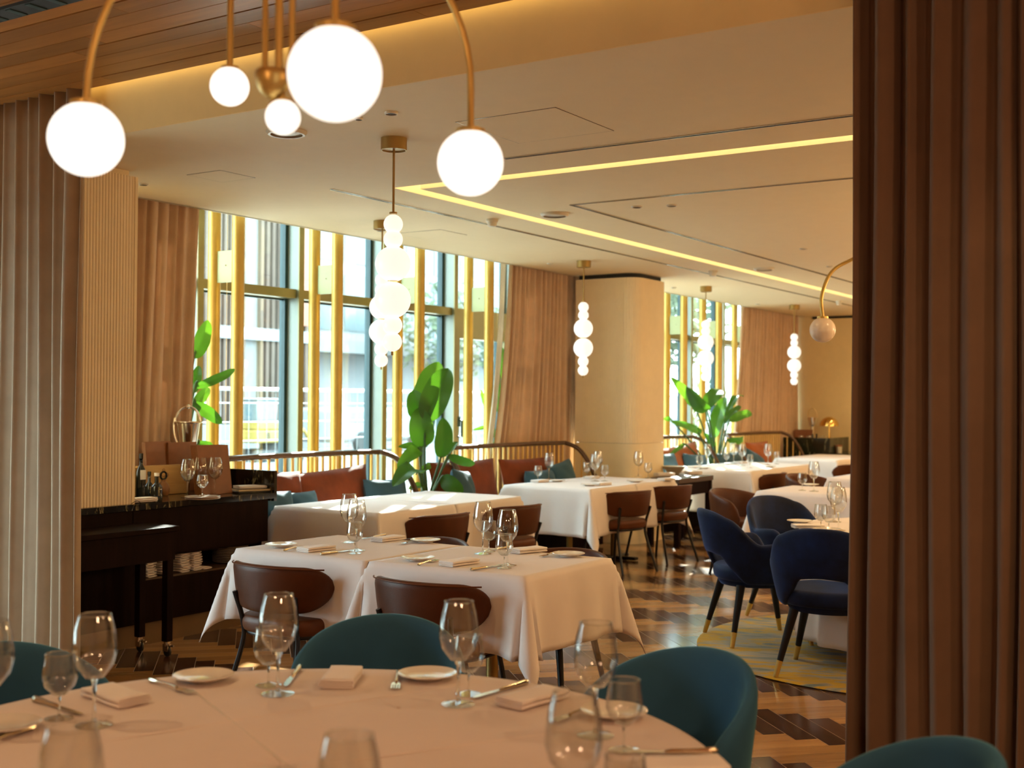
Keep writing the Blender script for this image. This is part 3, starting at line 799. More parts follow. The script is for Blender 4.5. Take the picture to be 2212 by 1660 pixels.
curtain('beige curtain hanging at the left before the ribbed column', (3.90, 5.13), (3.90, 6.9), (3.90, 5.13), (3.90, 6.9), .01, 3.009, 20, .032, 'curtain_left', seed=5)
curtain('tan curtain above the sideboard between column and first poles', (4.80, 6.52), (6.00, 6.52), (4.80, 6.52), (5.85, 6.52), .01, 3.38, 13, .038, 'curtain_win', seed=8, curve=.8)
curtain('tan curtain swept towards the far ribbed column', (9.93, 6.52), (11.3, 6.52), (9.42, 6.51), (11.3, 6.52), .01, 3.38, 15, .040, 'curtain_win', seed=10, curve=2.2)
curtain('pale sheer edge along the swept tan curtain', (9.86, 6.56), (9.94, 6.555), (9.34, 6.54), (9.44, 6.535), .01, 3.38, 2, .008, 'sheer', seed=12, curve=2.2)
curtain('farthest tan curtain beside the back wall', (15.85, 6.52), (18.01, 6.50), (15.35, 6.51), (18.01, 6.50), .01, 3.38, 22, .040, 'curtain_win', seed=14, curve=1.5)
# ------------------------------------------------------------------ furniture builders
def sgn(v): return -1 if v < 0 else 1
def cushion(name, w, d, h, mat, parent=None, n=3.2, crown=.35):
    """rounded seat pad: superellipse plan with a domed top"""
    mb = MB()
    def fn(u, v):
        a = 2*PI*u
        ca, sa = math.cos(a), math.sin(a)
        x = sgn(ca)*abs(ca)**(2/n)*w/2; y = sgn(sa)*abs(sa)**(2/n)*d/2
        t = v
        if t < .2: k = .02+.9*(t/.2); z = 0
        elif t < .5:
            q = (t-.2)/.3*PI/2; k = .92+.08*math.sin(q); z = h*.5*(1-math.cos(q))
        elif t < .8:
            q = (t-.5)/.3*PI/2; k = .90+.10*math.cos(q); z = h*.5+h*(.5-crown*.3)*math.sin(q)
        else:
            q = (t-.8)/.2; k = .90*(1-q)+.005; z = h*(1-crown*.3)+h*crown*.3*(1-(1-q)**2)
        return (x*k, y*k, z)
    mb.grid(fn, 40, 26, cu=True)
    return mb.build(name, M[mat], parent, ang=60)
def band(name, amax, rx, ry, top, bot, thick, mat, parent, lean=0.0, cy=0.0, nu=44, endround=.12, zref=0.5, rim=None, flare=None):
    """upholstered shell wrapped round the back (back at -y)"""
    mb = MB(); NV = 18
    def fn(u, v):
        a = (2*u-1)*amax
        zt, zb = top(a), bot(a)
        e = min(u, 1-u)/endround
        if e < 1:
            s = math.sqrt(max(0.0, 1-(1-e)**2)); s = max(s, .04)
            zm = (zt+zb)/2; zt = zm+(zt-zm)*s; zb = zm+(zb-zm)*s
            th = thick*max(.35, s**.5)
        else: th = thick
        b = 2*PI*v
        # rounded rectangle cross-section
        cb, sb = math.cos(b), math.sin(b)
        o = sgn(cb)*abs(cb)**.8*th/2
        zz = (zt+zb)/2 + sgn(sb)*abs(sb)**.35*(zt-zb)/2
        L = lean*(zz-zref)
        Rx, Ry = rx+o+L, ry+o+L
        if flare: Rx += flare(a)
        return (Rx*math.sin(a), cy-Ry*math.cos(a), zz)
    mb.grid(fn, nu, NV, cv=True, capu=True)
    return mb.build(name, M[mat], parent, ang=80)

# --- brown leather chair with floating wrap backrest
def brown_chair():
    t = thing('leather_chair', '', 'chair')
    cushion('seat', .47, .45, .085, 'leather_seat', t).location = (0, 0, .375)
    mb = MB(); mb.tube([(.21*sgn(math.cos(a))*abs(math.cos(a))**.7, .2*sgn(math.sin(a))*abs(math.sin(a))**.7, .368) for a in [2*PI*k/32 for k in range(32)]], .011, 8, closed=True)
    mb.build('seat_frame', M['blackmetal'], t)
    for s in (-1, 1):
        mb = MB(); mb.tube(spline([(s*.215, -.285, 0), (s*.175, -.19, .30), (s*.17, -.19, .42), (s*.19, -.225, .56)], 5), .0115, 8); mb.build('leg', M['blackmetal'], t)
        mb = MB(); mb.tube(spline([(s*.215, .225, 0), (s*.18, .17, .30), (s*.175, .16, .372)], 5), .0115, 8); mb.build('leg', M['blackmetal'], t)
    tp = lambda a: .700-.010*(a/1.2)**2; bt = lambda a: .478+.02*(a/1.2)**2
    bk = band('backrest', 1.28, .285, .235, tp, bt, .046, 'leather', t, lean=.12, cy=0, endround=.22, zref=.5)
    mb = MB(); am = 1.05
    mb.tube([((.285+.046*.45+.024)*math.sin(a), -(.235+.046*.45+.024)*math.cos(a), tp(a)-.008) for a in [(-1+2*k/30)*am for k in range(31)]], .0035, 6)
    mb.build('piping', M['leather_seat'], bk)
    return t
# --- teal tub chair
def tub_chair(mat, name, htop=.78, arm=.60, wood=True, label='', seat='teal', bottom=.36, rx_=.26):
    t = thing(name, label, 'chair')
    cushion('seat', rx_*1.8, rx_*1.8, .10, seat, t).location = (0, .02, .375)
    def tp(a):
        q = min(1, abs(a)/1.9); return arm+(htop-arm)*(math.cos(q*PI/2)**.75 if q < 1 else 0)
    band('backrest', 1.95, rx_, rx_, tp, lambda a: bottom, .045, mat, t, lean=.12, zref=.45, endround=.09)
    for sx, sy in ((-1, -1), (1, -1), (-1, 1), (1, 1)):
        mb = MB(); mb.tube([(sx*.215, sy*.215, 0), (sx*.15, sy*.15, .37)], [.011, .019], 10); lg = mb.build('leg', M['blackwood'], t)
    return t
# --- navy velvet armchair
def navy_chair():
    t = thing('velvet_armchair', '', 'armchair')
    cushion('seat', .50, .52, .095, 'navy', t, n=2.4).location = (0, .0, .375)
    def tp(a):
        q = abs(a)
        if q < .65: return .80-.045*(q/.65)**2.5
        if q < 1.3: k = (q-.65)/.65; k = k*k*(3-2*k); return .755*(1-k)+.605*k
        return .605+.012*math.sin((q-1.3)*3)-.05*max(0, (q-1.8)/.35)**2
    def bt(a):
        q = abs(a)
        if q < .45: return .52+.015*math.cos(q*PI/.45/2)
        if q < .95: k = (q-.45)/.5; return .52-.155*k**.8
        return .365
    band('backrest', 2.15, .285, .285, tp, bt, .05, 'navy', t, lean=.22, zref=.5, endround=.07, nu=60)
    mb = MB(); mb.lathe([(0, .34), (.22, .34), (.235, .36), (.235, .385), (0, .385)], seg=32); mb.build('seat_base', M['navy'], t)
    for sx, sy in ((-1, -1), (1, -1), (-1, 1), (1, 1)):
        mb = MB(); mb.tube([(sx*.225, sy*.229, .085), (sx*.165, sy*.165, .35)], [.0165, .026], 12); lg = mb.build('leg', M['blackwood'], t)
        mb = MB(); mb.tube([(sx*.245, sy*.249, 0), (sx*.225, sy*.229, .085)], [.0135, .017], 12); mb.build('brass_tip', M['brass'], lg)
    return t
def yaw_to(p, q):       # local +y points from p to q
    return math.atan2(q[1]-p[1], q[0]-p[0])-PI/2

BC = Proto(brown_chair())
G1 = 'brown leather chairs at the square tables'
BC.put((4.275, 3.985, 0), -PI/2, 'left of the two brown leather chairs backing onto the round table', G1)
BC.put((4.275, 3.125, 0), -PI/2, 'brown leather chair directly behind the middle teal chair', G1)
BC.put((6.60, 5.00, 0), math.radians(-8), 'brown leather chair at the bare sunlit table, partly behind the first glass', G1)
BC.put((7.50, 4.98, 0), math.radians(-8), 'brown leather chair at the sunlit table, its seat showing beside the wine glasses', G1)
BC.put((9.30, 4.98, 0), math.radians(-15), 'brown leather chair at the table before the ribbed column, nearer of two', G1)
BC.put((10.18, 5.0, 0), math.radians(-15), 'brown leather chair by the column table, one with a sunlit seat edge', G1)
BC.put((12.62, 4.98, 0), 0, 'brown leather chair at the far table beside the small serving table', G1)
BC.put((15.1, 4.95, 0), math.radians(-6), 'brown leather chair at the farthest table, cut by the curtain', G1)
TA = Proto(tub_chair('leather', 'tub_chair', .715, .60, seat='leather_seat'))
G2 = 'brown leather tub chairs'
TA.put((5.04, 3.90, 0), PI/2, 'brown tub chair behind the left half of the set table', G2)
TA.put((5.04, 3.07, 0), PI/2, 'brown tub chair behind the right half of the set table', G2)
TA.put((9.75, 3.98, 0), PI-.15, 'brown tub chair with high rounded back above the navy chair', G2)
TA.put((12.3, 4.25, 0), PI-.3, 'far brown tub chair behind the wine glasses near the curtain', G2)
TC = Proto(tub_chair('teal', 'teal_chair', .785, .575, rx_=.218))
G3 = 'teal chairs around the round table'
for (x, y, l) in ((1.99, 2.99, 'teal upholstered chair at the left, half out of the picture'), (2.965, 2.385, 'teal upholstered chair in the middle behind the napkin'),
                  (3.05, 1.345, 'teal upholstered chair at the right side of the round table'), (2.49, .53, 'teal upholstered chair at the lower right corner before the curtain')):
    dx, dy = x-TCX, y-TCY; L = math.hypot(dx, dy); k = (L-.235)/L
    TC.put((TCX+dx*k, TCY+dy*k, 0), yaw_to((x, y), (TCX, TCY)), l, G3)
NC = Proto(navy_chair())
G4 = 'navy velvet armchairs on the rug'
NC.put((7.05, 2.80, 0.012), math.radians(-47)-PI/2, 'navy velvet armchair at the left seen from the side', G4)
NC.put((7.88, 2.83, 0.012), math.radians(-118)-PI/2, 'navy velvet armchair farthest back facing this way', G4)
NC.put((6.40, 2.12, 0.012), math.radians(8)-PI/2, 'navy velvet armchair nearest, its open back towards the viewer', G4)

# ------------------------------------------------------------------ tables and cloths
def table(label, x0, x1, y0, y1, group='pedestal tables under white cloths'):
    t = thing('pedestal_table', label, 'table', ((x0+x1)/2, (y0+y1)/2, 0), 0, group)
    w, d = (x1-x0)/2, (y1-y0)/2
    mb = MB(); mb.box(-w, w, -d, d, TOP-.035, TOP-.005); mb.build('tabletop', M['darkwood_warm'], t, bev=.004)
    mb = MB(); mb.cyl(0, 0, .03, TOP-.035, .028, 16); mb.build('column', M['brass_dark'], t)
    mb = MB(); mb.box(-.24, .24, -.035, .035, .005, .035); mb.box(-.035, .035, -.24, .24, .006, .034); mb.build('foot', M['blackmetal'], t, bev=.006)
    return t
def cloth(label, x0, x1, y0, y1, drop=.42, group='white tablecloths on square tables', seed=0, sides=(1, 1, 1, 1), z=TOP, flare=.30, mat='cloth'):
    """square cloth: flat top, straight hanging sides, cone folds at the corners"""
    rs = random.Random(seed); ph = [rs.uniform(0, 6) for _ in range(12)]
    cx, cy, w, d = (x0+x1)/2, (y0+y1)/2, (x1-x0)/2, (y1-y0)/2
    N = 22; ND = 13
    def axis(h, lo, hi):
        a = []
        if lo: a += [-h-drop*(1-k/ND) for k in range(ND)]
        a += [-h+2*h*k/N for k in range(N+1)]
        if hi: a += [h+drop*(k+1)/ND for k in range(ND)]
        return a
    xs = axis(w, sides[0], sides[1]); ys = axis(d, sides[2], sides[3])
    def P(x, y):
        ox = max(0, abs(x)-w); oy = max(0, abs(y)-d); sx, sy = sgn(x), sgn(y)
        bx, by = sx*min(abs(x), w), sy*min(abs(y), d)
        if ox == 0 and oy == 0:
            return (cx+x, cy+y, z+.0012*math.sin(x*9+ph[0])*math.sin(y*8+ph[1]))
        r = math.hypot(ox, oy)
        th = math.atan2(oy, ox)
        edge = .006+.012*min(1, r/.1)                  # soft bend over the table edge
        c = math.sin(2*th)**1.2 if ox > 0 and oy > 0 else 0
        out = edge + r*(.02+flare*c)
        # gentle ripples along the sides, stronger towards the hem
        s = (by if ox > oy else bx)
        rip = .016*(r/drop)*(math.sin(s*11+ph[2 if sx > 0 else 3])+.6*math.sin(s*23+ph[4 if sy > 0 else 5]))*(1-c)
        nearc = max(0, 1-min(w-abs(bx) if ox == 0 else 9, d-abs(by) if oy == 0 else 9)/.16)
        out += rip + .05*(r/drop)*nearc**2
        dx, dy = math.cos(th)*sx, math.sin(th)*sy
        rr = r/ max(1, (r/(drop*1.36)))
        zz = z-math.sqrt(max(0, r*r-(r*flare*c)**2))*.99
        soft = .02*math.exp(-r/.02)
        return (cx+bx+dx*out, cy+by+dy*out, zz+soft*.3)
    nx, ny = len(xs), len(ys); mb = MB()
    vs = [P(x, y) for x in xs for y in ys]
    fs = [(i*ny+j, (i+1)*ny+j, (i+1)*ny+j+1, i*ny+j+1) for i in range(nx-1) for j in range(ny-1)]
    mb.add(vs, fs)
    o = mb.build('tablecloth', M[mat], ang=180, solid=.0022)
    return tag(o, label, 'tablecloth', group)
A0, A1, A2 = 2.676, 3.505, 4.335
table('pedestal table under the right set cloth', 4.214, 4.95, A0, A1-.012)
table('pedestal table under the left set cloth', 4.214, 4.95, A1+.004, A2)
cloth('white tablecloth on the left set table, its corner pointing at the sideboard', 4.214, 4.95, A1+.003, A2, .335, seed=1, sides=(1, 1, 0, 1))
cloth('white tablecloth on the right set table, with a long pointed front corner', 4.214, 4.95, A0, A1-.004, .335, seed=2, sides=(1, 1, 1, 1))
table('pedestal table under the left half of the sunlit cloth', 6.05, 6.885, 4.96, 5.86)
table('pedestal table under the right half of the sunlit cloth', 6.90, 7.73, 4.96, 5.86)
cloth('white tablecloth with sun streaks beside the sideboard end', 6.05, 6.885, 4.96, 5.86, .36, seed=3, sides=(1, 0, 1, 1))
cloth('white tablecloth on the empty sunlit table, half towards the banana plant', 6.89, 7.73, 4.96, 5.86, .36, seed=4, sides=(0, 1, 1, 1))
table('pedestal table under the cloth left of the far ribbed column', 8.75, 9.54, 4.93, 5.78)
table('pedestal table under the cloth right before the far ribbed column', 9.56, 10.35, 4.93, 5.78)
cloth('white tablecloth left before the ribbed column with creases down its end', 8.75, 9.545, 4.93, 5.78, .40, seed=5, sides=(1, 0, 1, 1))
cloth('white tablecloth right before the ribbed column, touching the serving table', 9.55, 10.35, 4.93, 5.78, .40, seed=6, sides=(0, 1, 1, 1))
table('pedestal table below the far window plant', 12.15, 13.95, 4.90, 5.78)
cloth('white tablecloth below the far banana plant, nearer one', 12.15, 13.95, 4.90, 5.78, .46, seed=7)
table('pedestal table below the brass lamp', 15.2, 16.9, 4.98, 5.80)
cloth('farthest white tablecloth below the marble counter', 15.2, 16.9, 4.98, 5.80, .42, seed=8)
table('pedestal table behind the navy chairs', 9.45, 10.3, 2.75, 3.76)
cloth('white tablecloth directly behind the navy chairs', 9.45, 10.3, 2.75, 3.76, .42, seed=9)
table('pedestal table behind the wine glasses near the curtain', 11.5, 12.35, 2.9, 3.85)
cloth('white tablecloth half hidden behind the glasses near the curtain', 11.5, 12.35, 2.9, 3.85, .42, seed=10)

def round_cloth(label, cx, cy, R, drop, folds, amp, z=TOP, seed=0, crease=None, mat='cloth'):
    rs = random.Random(seed); ph = rs.uniform(0, 6)
    mb = MB()
    def fn(u, v):
        a = 2*PI*u
        if v < .5: r = R*(v/.5)**.8; zz = z
        else:
            h = (v-.5)/.5; zz = z-drop*h
            r = R+.006+.014*min(1, h*6) + amp*h*(math.sin(folds*a+ph)+.5*math.sin(folds*1.7*a+1))+.02*h
        zz += .0009*math.sin(a*5+r*9)
        return (cx+r*math.cos(a), cy+r*math.sin(a), zz)
    mb.grid(fn, 144, 41, cu=True)
    return tag(mb.build('tablecloth', M[mat], ang=180, solid=.002), label, 'tablecloth', 'white tablecloths on round tables')
def round_table(label, cx, cy, R):
    t = thing('round_table', label, 'table', (cx, cy, .0135 if cx > 5 else 0), 0, 'round tables')
    mb = MB(); mb.lathe([(0, TOP-.05), (R-.012, TOP-.05), (R-.012, TOP-.02), (0, TOP-.02)], seg=64); mb.build('tabletop', M['darkwood_warm'], t)
    mb = MB(); mb.cyl(0, 0, .03, TOP-.035, .05, 20); mb.build('column', M['blackmetal'], t)
    mb = MB(); mb.lathe([(0, .0), (.28, .0), (.28, .015), (.06, .035), (0, .035)], seg=32); mb.build('foot', M['blackmetal'], t)
round_table('round table under the nearest cloth', TCX, TCY, TCR-.01)
rcl = round_cloth('white tablecloth on the round table in front, creased and fully set', TCX, TCY, TCR-.004, .22, 18, .008, seed=2, mat='cloth_round')
RX, RY, RR = 7.22, 1.82, .72
round_table('round table among the navy armchairs', RX, RY, RR-.01)
round_cloth('long white tablecloth on the round table among navy armchairs', RX, RY, RR, .62, 16, .02, seed=5)
# pressed fold lines standing up slightly in the near cloth
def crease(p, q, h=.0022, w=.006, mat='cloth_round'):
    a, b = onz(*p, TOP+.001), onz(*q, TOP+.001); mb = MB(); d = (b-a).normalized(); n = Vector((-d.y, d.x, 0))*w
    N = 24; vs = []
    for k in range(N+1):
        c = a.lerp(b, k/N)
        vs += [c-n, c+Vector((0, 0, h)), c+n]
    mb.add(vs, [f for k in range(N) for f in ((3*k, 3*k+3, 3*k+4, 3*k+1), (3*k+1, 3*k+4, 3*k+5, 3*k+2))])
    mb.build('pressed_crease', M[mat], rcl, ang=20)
crease((415, 1490), (628, 1660), .0018, .0032, 'porcelain'); crease((100, 1622), (1000, 1480)); crease((640, 1660), (1230, 1580)); crease((720, 1455), (860, 1530), .0012)  # first crease is white: the fold's highlight put into its colour

# rug
def rugmat():
    m = NT('yellow_rug'); b = m.bsdf((.6, .45, .1), .95, 0, .1, .3)
    v0 = m.coord((1, 1, 1), (0, 0, math.radians(-110))); mp = m.n('ShaderNodeMapping'); mp.inputs['Scale'].default_value = (.9, 3.4, 1); m.l(v0, mp.inputs[0]); v = mp.outputs[0]
    n1 = m.noise(v, 2.4, 5, .6, .5)
    c = m.ramp(n1, [(.36, (.14, .17, .15)), (.43, (.30, .26, .19)), (.485, (.34, .28, .19)), (.495, (.44, .25, .006)), (.57, (.50, .28, .006)), (.60, (.30, .25, .17)), (.66, (.13, .16, .15))])
    m.l(c, b.inputs['Base Color']); m.bump(m.noise(m.coord(), 150, 3), b, .4, .004); return m.mat
mb = MB(); mb.lathe([(0, .0), (1.27, 0), (1.285, .006), (1.27, .012), (0, .012)], (7.3, 1.9, 0.0005), 96)
rg = tag(mb.build('rug', rugmat()), 'round yellow and grey mottled rug under the navy armchairs', 'rug')

# ------------------------------------------------------------------ table settings
gb = thing('wine_glass', '', 'wine glass')
def glass_mesh(name, H, rb, rm, rr, st, parent):
    k = H/.243
    bh = H-st
    mb = MB()
    mb.lathe([(0.0005, st+.004), (rb*.5, st+bh*.05), (rm*.86, st+bh*.24), (rm, st+bh*.42), (rm*.985, st+bh*.56), (rm*.9, st+bh*.78), (rr, H), (rr-.0012, H), (rm*.9-.0014, st+bh*.78), (rm*.985-.0016, st+bh*.56), (rm-.0018, st+bh*.42), (rm*.86-.002, st+bh*.24+.001), (rb*.5-.001, st+bh*.05+.002), (.0005, st+.008)], seg=36)
    b = mb.build('bowl', M['glass'], parent, ang=60)
    mb = MB(); mb.lathe([(0.0005, .006), (.006*k, .008), (.0042*k, .02), (.0036*k, st*.6), (.0055*k, st-.004), (.009*k, st+.006), (0.0005, st+.012)], seg=16); mb.build('stem', M['glass_solid'], parent, ang=60)
    mb = MB(); mb.lathe([(0.0005, .0), (rb, .0), (rb*1.01, .0015), (rb*.6, .004), (.007*k, .009), (0.0005, .010)], seg=32); mb.build('foot', M['glass'], parent, ang=60)
    mb = MB(); mb.tube([(rr*math.cos(a), rr*math.sin(a), H) for a in [2*PI*i/36 for i in range(36)]], .0011, 6, closed=True); mb.build('rim', M['glass_solid'], parent)
glass_mesh('wine_glass', .243, .040, .0475, .0345, .098, gb)
WG = Proto(gb)
gs = thing('water_glass', '', 'water glass')
glass_mesh('water_glass', .145, .032, .0385, .0325, .050, gs)
SG = Proto(gs)
pl = thing('side_plate', '', 'plate')
mb = MB(); mb.lathe([(0, .004), (.045, .004), (.052, .007), (.076, .0135), (.0775, .015), (.076, .0165), (.052, .0105), (.044, .0075), (0, .0075)], seg=48); mb.build('plate_body', M['porcelain'], pl)
mb = MB(); mb.lathe([(0, 0), (.04, 0), (.042, .004), (0, .0045)], seg=32); mb.build('foot_ring', M['porcelain'], pl)
PL = Proto(pl)
kn = thing('table_knife', '', 'knife')
mb = MB(); mb.prism([(-.005, 0), (.006, 0), (.0095, .03), (.010, .075), (.006, .10), (-.002, .108), (-.005, .09)], .003, .0045); mb.build('blade', M['silver'], kn, flat=True)
mb = MB(); mb.tube([(0, .004, .004), (0, -.01, .005), (0, -.04, .005), (0, -.085, .0055), (0, -.10, .006), (0, -.105, .006)], [.004, .0055, .0055, .0075, .008, .004], 10, ry=None); mb.build('handle', M['gilt'], kn)
KN = Proto(kn)
fk = thing('table_fork', '', 'fork')
mb = MB(); mb.tube([(0, -.10, .006), (0, -.09, .006), (0, -.05, .007), (0, 0, .009), (0, .025, .006)], [.004, .007, .004, .003, .004], 8); mb.build('handle', M['gilt'], fk)
mb = MB(); mb.prism([(-.004, .02), (.004, .02), (.011, .035), (.011, .05), (-.011, .05), (-.011, .035)], .003, .0055)
for x in (-.0095, -.0032, .0032, .0095): mb.box(x-.0016, x+.0016, .05, .09, .0035, .0055)
mb.build('tines', M['silver'], fk, flat=True)
FK = Proto(fk)
def napkin_root(layers=4, w=.075, L=.17, t=.0052):
    r = thing('folded_napkin', '', 'napkin')
    # serpentine fold seen from its end, extruded along the length
    path = []
    for k in range(layers):
        z = t*.6+k*t*1.25; s = 1 if k % 2 == 0 else -1
        for j in range(7): path.append((-s*w/2+s*w*j/6, z))
        if k < layers-1:
            for j in range(1, 5): a = -PI/2+PI*j/5; path.append((s*(w/2+.5*t*math.cos(a)), z+t*.625+t*.625*math.sin(a)))
    mb = MB()
    def fn(u, v):
        x, z = path[round(u*(len(path)-1))]
        y = (v-.5)*L
        return (x+.0015*math.sin(y*40), y, z+.0006*math.sin(x*60+y*30))
    mb.grid(fn, len(path), 9)
    mb.build('napkin_cloth', M['napkin'], r, ang=180, solid=t*.85)
    return r
NP = Proto(napkin_root())
def pz(px, py, z=TOP+.003):
    p = onz(px, py, z); return (p.x, p.y, z)
def ang2(px0, py0, px1, py1, z=TOP):
    a, b = onz(px0, py0, z), onz(px1, py1, z); return math.atan2(b.y-a.y, b.x-a.x)-PI/2

# --- near round table
gN = 'glasses on the near round table'
WG.put(pz(203, 1568), 0, 'large wine glass at the left, over the teal chair edge', gN)
SG.put(pz(128, 1553), 0, 'water glass left of the large wine glass over the dark blue chair', gN)
WG.put(pz(-22, 1590), 0, 'large wine glass cut by the left picture edge', gN)
WG.put(pz(600, 1500), 0, 'large wine glass between the knife and first brown chair seat', gN)
SG.put(pz(580, 1482), 0, 'water glass overlapping the wine glass before the left brown chair', gN)
WG.put(pz(990, 1522), 0, 'large wine glass right of the bright plate before the middle teal chair', gN)
SG.put(pz(1012, 1500), 0, 'water glass just behind the wine glass right of the bright plate', gN)
WG.put(pz(1286, 1590), 0, 'large wine glass in front of the right teal chair', gN)
SG.put(pz(1348, 1622), 0, 'water glass in front of the plate at the right teal chair', gN)
def near_glass(P_, px, pyrim, depth, label, H):
    q = dep(px, pyrim, depth); P_.put((q.x, q.y, TOP+.003), 0, label, gN)
def by_rim(P_, px, pyrim, H, label, group=gN):
    p = onz(px, pyrim, TOP+.003+H); P_.put((p.x, p.y, TOP+.003), 0, label, group)
by_rim(WG, 155, 1570, .243, 'large blurred wine glass at the bottom left, mostly below the picture')
by_rim(WG, 1240, 1497, .243, 'large round wine glass nearest, overlapping the folded napkin')
by_rim(WG, 755, 1588, .243, 'blurred wine glass at the bottom centre, only its rim showing')
by_rim(SG, 1350, 1634, .145, 'water glass at the bottom right, only its rim showing')
gP = 'plates on the near round table'
for (a, b, l) in ((439, 1470, 'white side plate with a fork at its left, nearest the sideboard'), (923, 1466, 'white side plate with bright window reflection before the middle teal chair'),
                  (1326, 1547, 'white side plate behind the water glass at the right teal chair'), (8, 1577, 'white side plate cut by the left picture edge')):
    PL.put(pz(a, b), 0, l, gP)
gC = 'napkins on the near round table'
def nap(p, ang, l, g, sc=None): NP.put((p[0], p[1], p[2]), ang, l, g, sc)
nap(pz(250, 1512), ang2(190, 1490, 310, 1530), 'folded white napkin behind the left wine glass', gC, (1.05, 1.02, .85))
nap(pz(737, 1472), ang2(715, 1500, 755, 1440), 'folded white napkin before the middle teal chair', gC, (1.05, 1.02, .85))
nap(pz(1150, 1516), ang2(1090, 1532, 1215, 1497), 'folded white napkin behind the nearest round wine glass', gC, (1.05, 1.02, .85))
nap(pz(1470, 1668), ang2(1400, 1668, 1540, 1662), 'folded white napkin at the bottom right table edge', gC, (1.05, 1.02, .85))
gK = 'cutlery on the near round table'
KN.put(pz(124, 1530), ang2(78, 1517, 170, 1545), 'gilt knife behind the left water glass', gK)
KN.put(pz(633, 1465), ang2(645, 1446, 617, 1483), 'gilt knife right of the paired glasses before the brown chair', gK)
KN.put(pz(1083, 1494), ang2(1130, 1480, 1040, 1506), 'gilt knife pointing at the glass right of the bright plate', gK)
KN.put(pz(1440, 1629), ang2(1520, 1628, 1360, 1628), 'gilt knife lying right of the water glass at the table edge', gK)
FK.put(pz(370, 1487), ang2(325, 1475, 400, 1497), 'fork left of the side plate near the sideboard', gK)
FK.put(pz(857, 1474), ang2(861, 1455, 854, 1490), 'fork left of the plate with window reflection', gK)
FK.put(pz(1245, 1546), ang2(1275, 1537, 1225, 1553), 'fork beside the plate at the right teal chair', gK)
FK.put(pz(5, 1602), ang2(25, 1595, -20, 1612), 'fork at the left picture edge below the cut plate', gK)

# --- the set table in the middle
gA = 'glasses on the set table'
WG.put(pz(754, 1172), 0, 'wine glass farthest left on the set table, left one of the overlapping pair', gA)
WG.put(pz(770, 1190), 0, 'wine glass in the middle of the left set table, overlapping the other', gA)
SG.put(pz(766, 1196), 0, 'water glass in front of the overlapping wine glasses on the left set table', gA)
WG.put(pz(1043, 1197), 0, 'left wine glass of the two on the right set table', gA)
SG.put(pz(1056, 1192), 0, 'water glass between the two wine glasses on the right set table', gA)
WG.put(pz(1096, 1222), 0, 'right wine glass of the two on the right set table', gA)
SG.put(pz(1089, 1228), 0, 'water glass in front of the right wine glass on the set table', gA)
gQ = 'plates on the set table'
PL.put(pz(607, 1182), 0, 'side plate at the far left corner of the set table', gQ)
PL.put(pz(919, 1172), 0, 'side plate by the left brown tub chair', gQ)
PL.put(pz(902, 1211), 0, 'side plate at the cloth seam on the set table', gQ)
PL.put(pz(1228, 1202), 0, 'side plate by the right brown tub chair', gQ)
gR = 'napkins on the set table'
nap(pz(683, 1190), ang2(640, 1194, 724, 1184), 'folded napkin between the left corner plate and glasses', gR, (1.05, 1.02, .85))
nap(pz(838, 1168), ang2(802, 1172, 875, 1163), 'folded napkin by the left brown tub chair', gR, (1.05, 1.02, .85))
nap(pz(992, 1220), ang2(952, 1225, 1035, 1213), 'folded napkin right of the seam plate', gR, (1.05, 1.02, .85))
nap(pz(1140, 1193), ang2(1105, 1197, 1175, 1190), 'folded napkin by the right brown tub chair', gR, (1.05, 1.02, .85))
gT = 'cutlery on the set table'
KN.put(pz(727, 1195), ang2(698, 1199, 755, 1191), 'knife left of the overlapping glasses on the set table', gT)
KN.put(pz(808, 1162), ang2(845, 1157, 785, 1167), 'knife behind the napkin by the left tub chair', gT)
KN.put(pz(1050, 1228), ang2(1022, 1233, 1082, 1223), 'knife right of the napkin on the right set table', gT)
KN.put(pz(1075, 1188), ang2(1110, 1184, 1040, 1192), 'knife behind the paired glasses on the right set table', gT)
FK.put(pz(635, 1187), ang2(604, 1191, 655, 1179), 'fork lying against the left corner plate', gT)
FK.put(pz(883, 1173), ang2(900, 1169, 872, 1177), 'fork pointing left from the plate by the tub chair', gT)
FK.put(pz(925, 1217), ang2(903, 1223, 955, 1209), 'fork lying against the seam plate', gT)
FK.put(pz(1188, 1200), ang2(1203, 1197, 1172, 1204), 'fork left of the plate by the right tub chair', gT)

